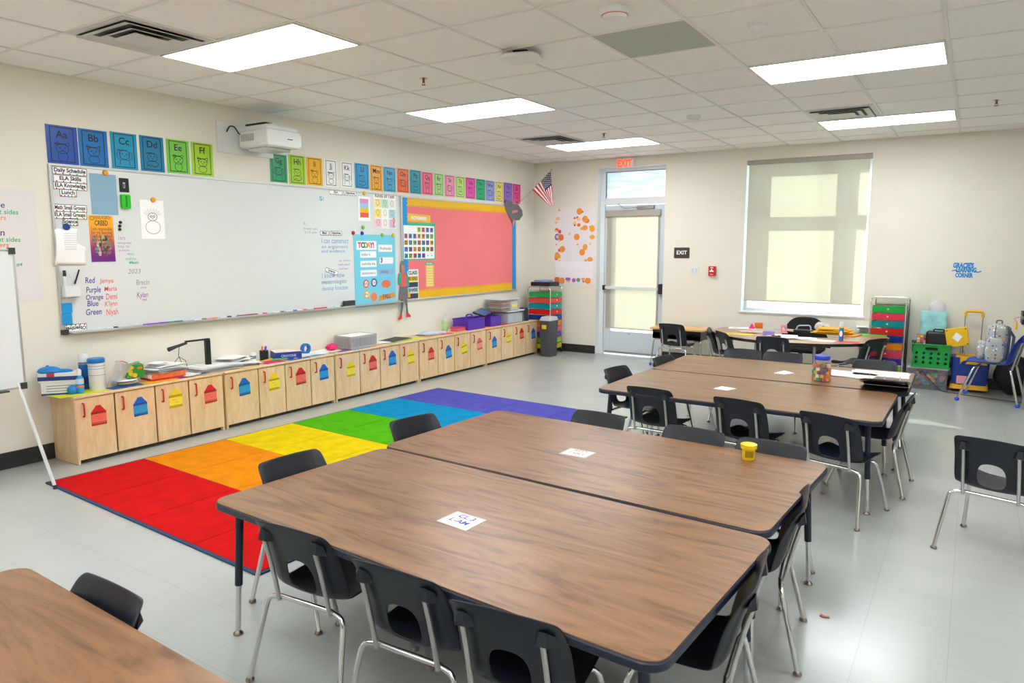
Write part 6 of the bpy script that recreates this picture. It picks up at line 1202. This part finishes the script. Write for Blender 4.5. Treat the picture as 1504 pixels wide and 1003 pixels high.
caddy('smaller purple caddy tucked between the large one and the clear bins', 718, 479, .20, .26, .25, .14)
t = thing('tablet', 'dark blue framed tablet resting across the smaller purple caddy', 'tablet', TR(.17, cyy(709, 470, .17), CZ_+.187, .2, 0, 0) @ Matrix.Rotation(.25, 4, 'Y') @ Matrix.Rotation(.15, 4, 'X')); mk().rbox(-.10, .10, -.14, .14, 0, .012, .015).build('tablet_body', BLACK, t); mk().box(-.085, .085, -.12, .12, .012, .0135).build('screen', mat('blue_screen', (60, 96, 150), .2), t)
def clearbin(label, u, v, x, dz, L_, D2, h, fill):
    t = thing('clear_bin', label, 'storage bin', TR(x, cyy(u, v, x), CZ_+dz, PI/2), 'clear bins at the cabinet end'); k = mk(); k.box(-L_/2, L_/2, -D2/2, -D2/2+.004, 0, h).box(-L_/2, L_/2, D2/2-.004, D2/2, 0, h).box(-L_/2, -L_/2+.004, -D2/2+.004, D2/2-.004, 0, h).box(L_/2-.004, L_/2, -D2/2+.004, D2/2-.004, 0, h).box(-L_/2+.004, L_/2-.004, -D2/2+.004, D2/2-.004, 0, .004)
    k.build('bin_wall', CLEAR, t); mk().rbox(-L_/2-.012, L_/2+.012, -D2/2-.012, D2/2+.012, h, h+.014, .015).build('lid', mat('frosted_lid', (214, 222, 230), .3), t, bevel=.004)
    if fill == 0: mk().rbox(-L_/2+.012, L_/2-.012, -D2/2+.012, D2/2-.012, .006, h*.85, .02).build('contents', mat('frosted_white_contents', (206, 216, 226), .8, noise=.1, nscale=8), t)
    else:
        for i, c in enumerate(((240, 120, 70), (60, 110, 180), (244, 190, 60), (110, 150, 190), (230, 90, 90), (236, 160, 110))): mk().box(-L_/2+.02+.004*i, .02, -D2/2+.02, D2/2-.02, .006+.02*i, .020+.02*i).build('folder', col(*c), t)
        mk().box(.035, L_/2-.015, -D2/2+.006, D2/2-.02, .006, h*.8).build('white_envelopes', mat('envelope_white', (236, 232, 222), .7), t); mk().box(.05, L_/2-.04, -D2/2-.0008, -D2/2-.0002, h*.3, h*.55).build('yellow_label', col(244, 214, 110), t)
clearbin('frosted clear bin at the far end of the cabinets, lower of two', 747, 477, .20, 0, .42, .27, .17, 0)
clearbin('clear bin of coloured folders stacked on the lower bin', 738, 477, .19, .186, .46, .27, .165, 1)
t = thing('label_maker', 'dark blue and yellow handheld device standing at the cabinet end', 'device', on(769, 473.5, .26)); k = mk(); frus(k, .13, .11, 0, .11, .09, .20); k.build('device_body', mat('dark_navy_case', (36, 44, 58), .4), t, bevel=.012); mk().disc(0, .165, .0505, .032, .014, t=.003).build('yellow_top', col(240, 180, 20), t, Matrix(((0, 0, 1, 0), (1, 0, 0, 0), (0, 1, 0, 0), (0, 0, 0, 1)))); mk().box(-.04, .04, .052, .055, .05, .11).build('orange_print', mat('orange_print', (150, 100, 60), .5), t, Matrix.Rotation(-PI/2, 4, 'Z'))
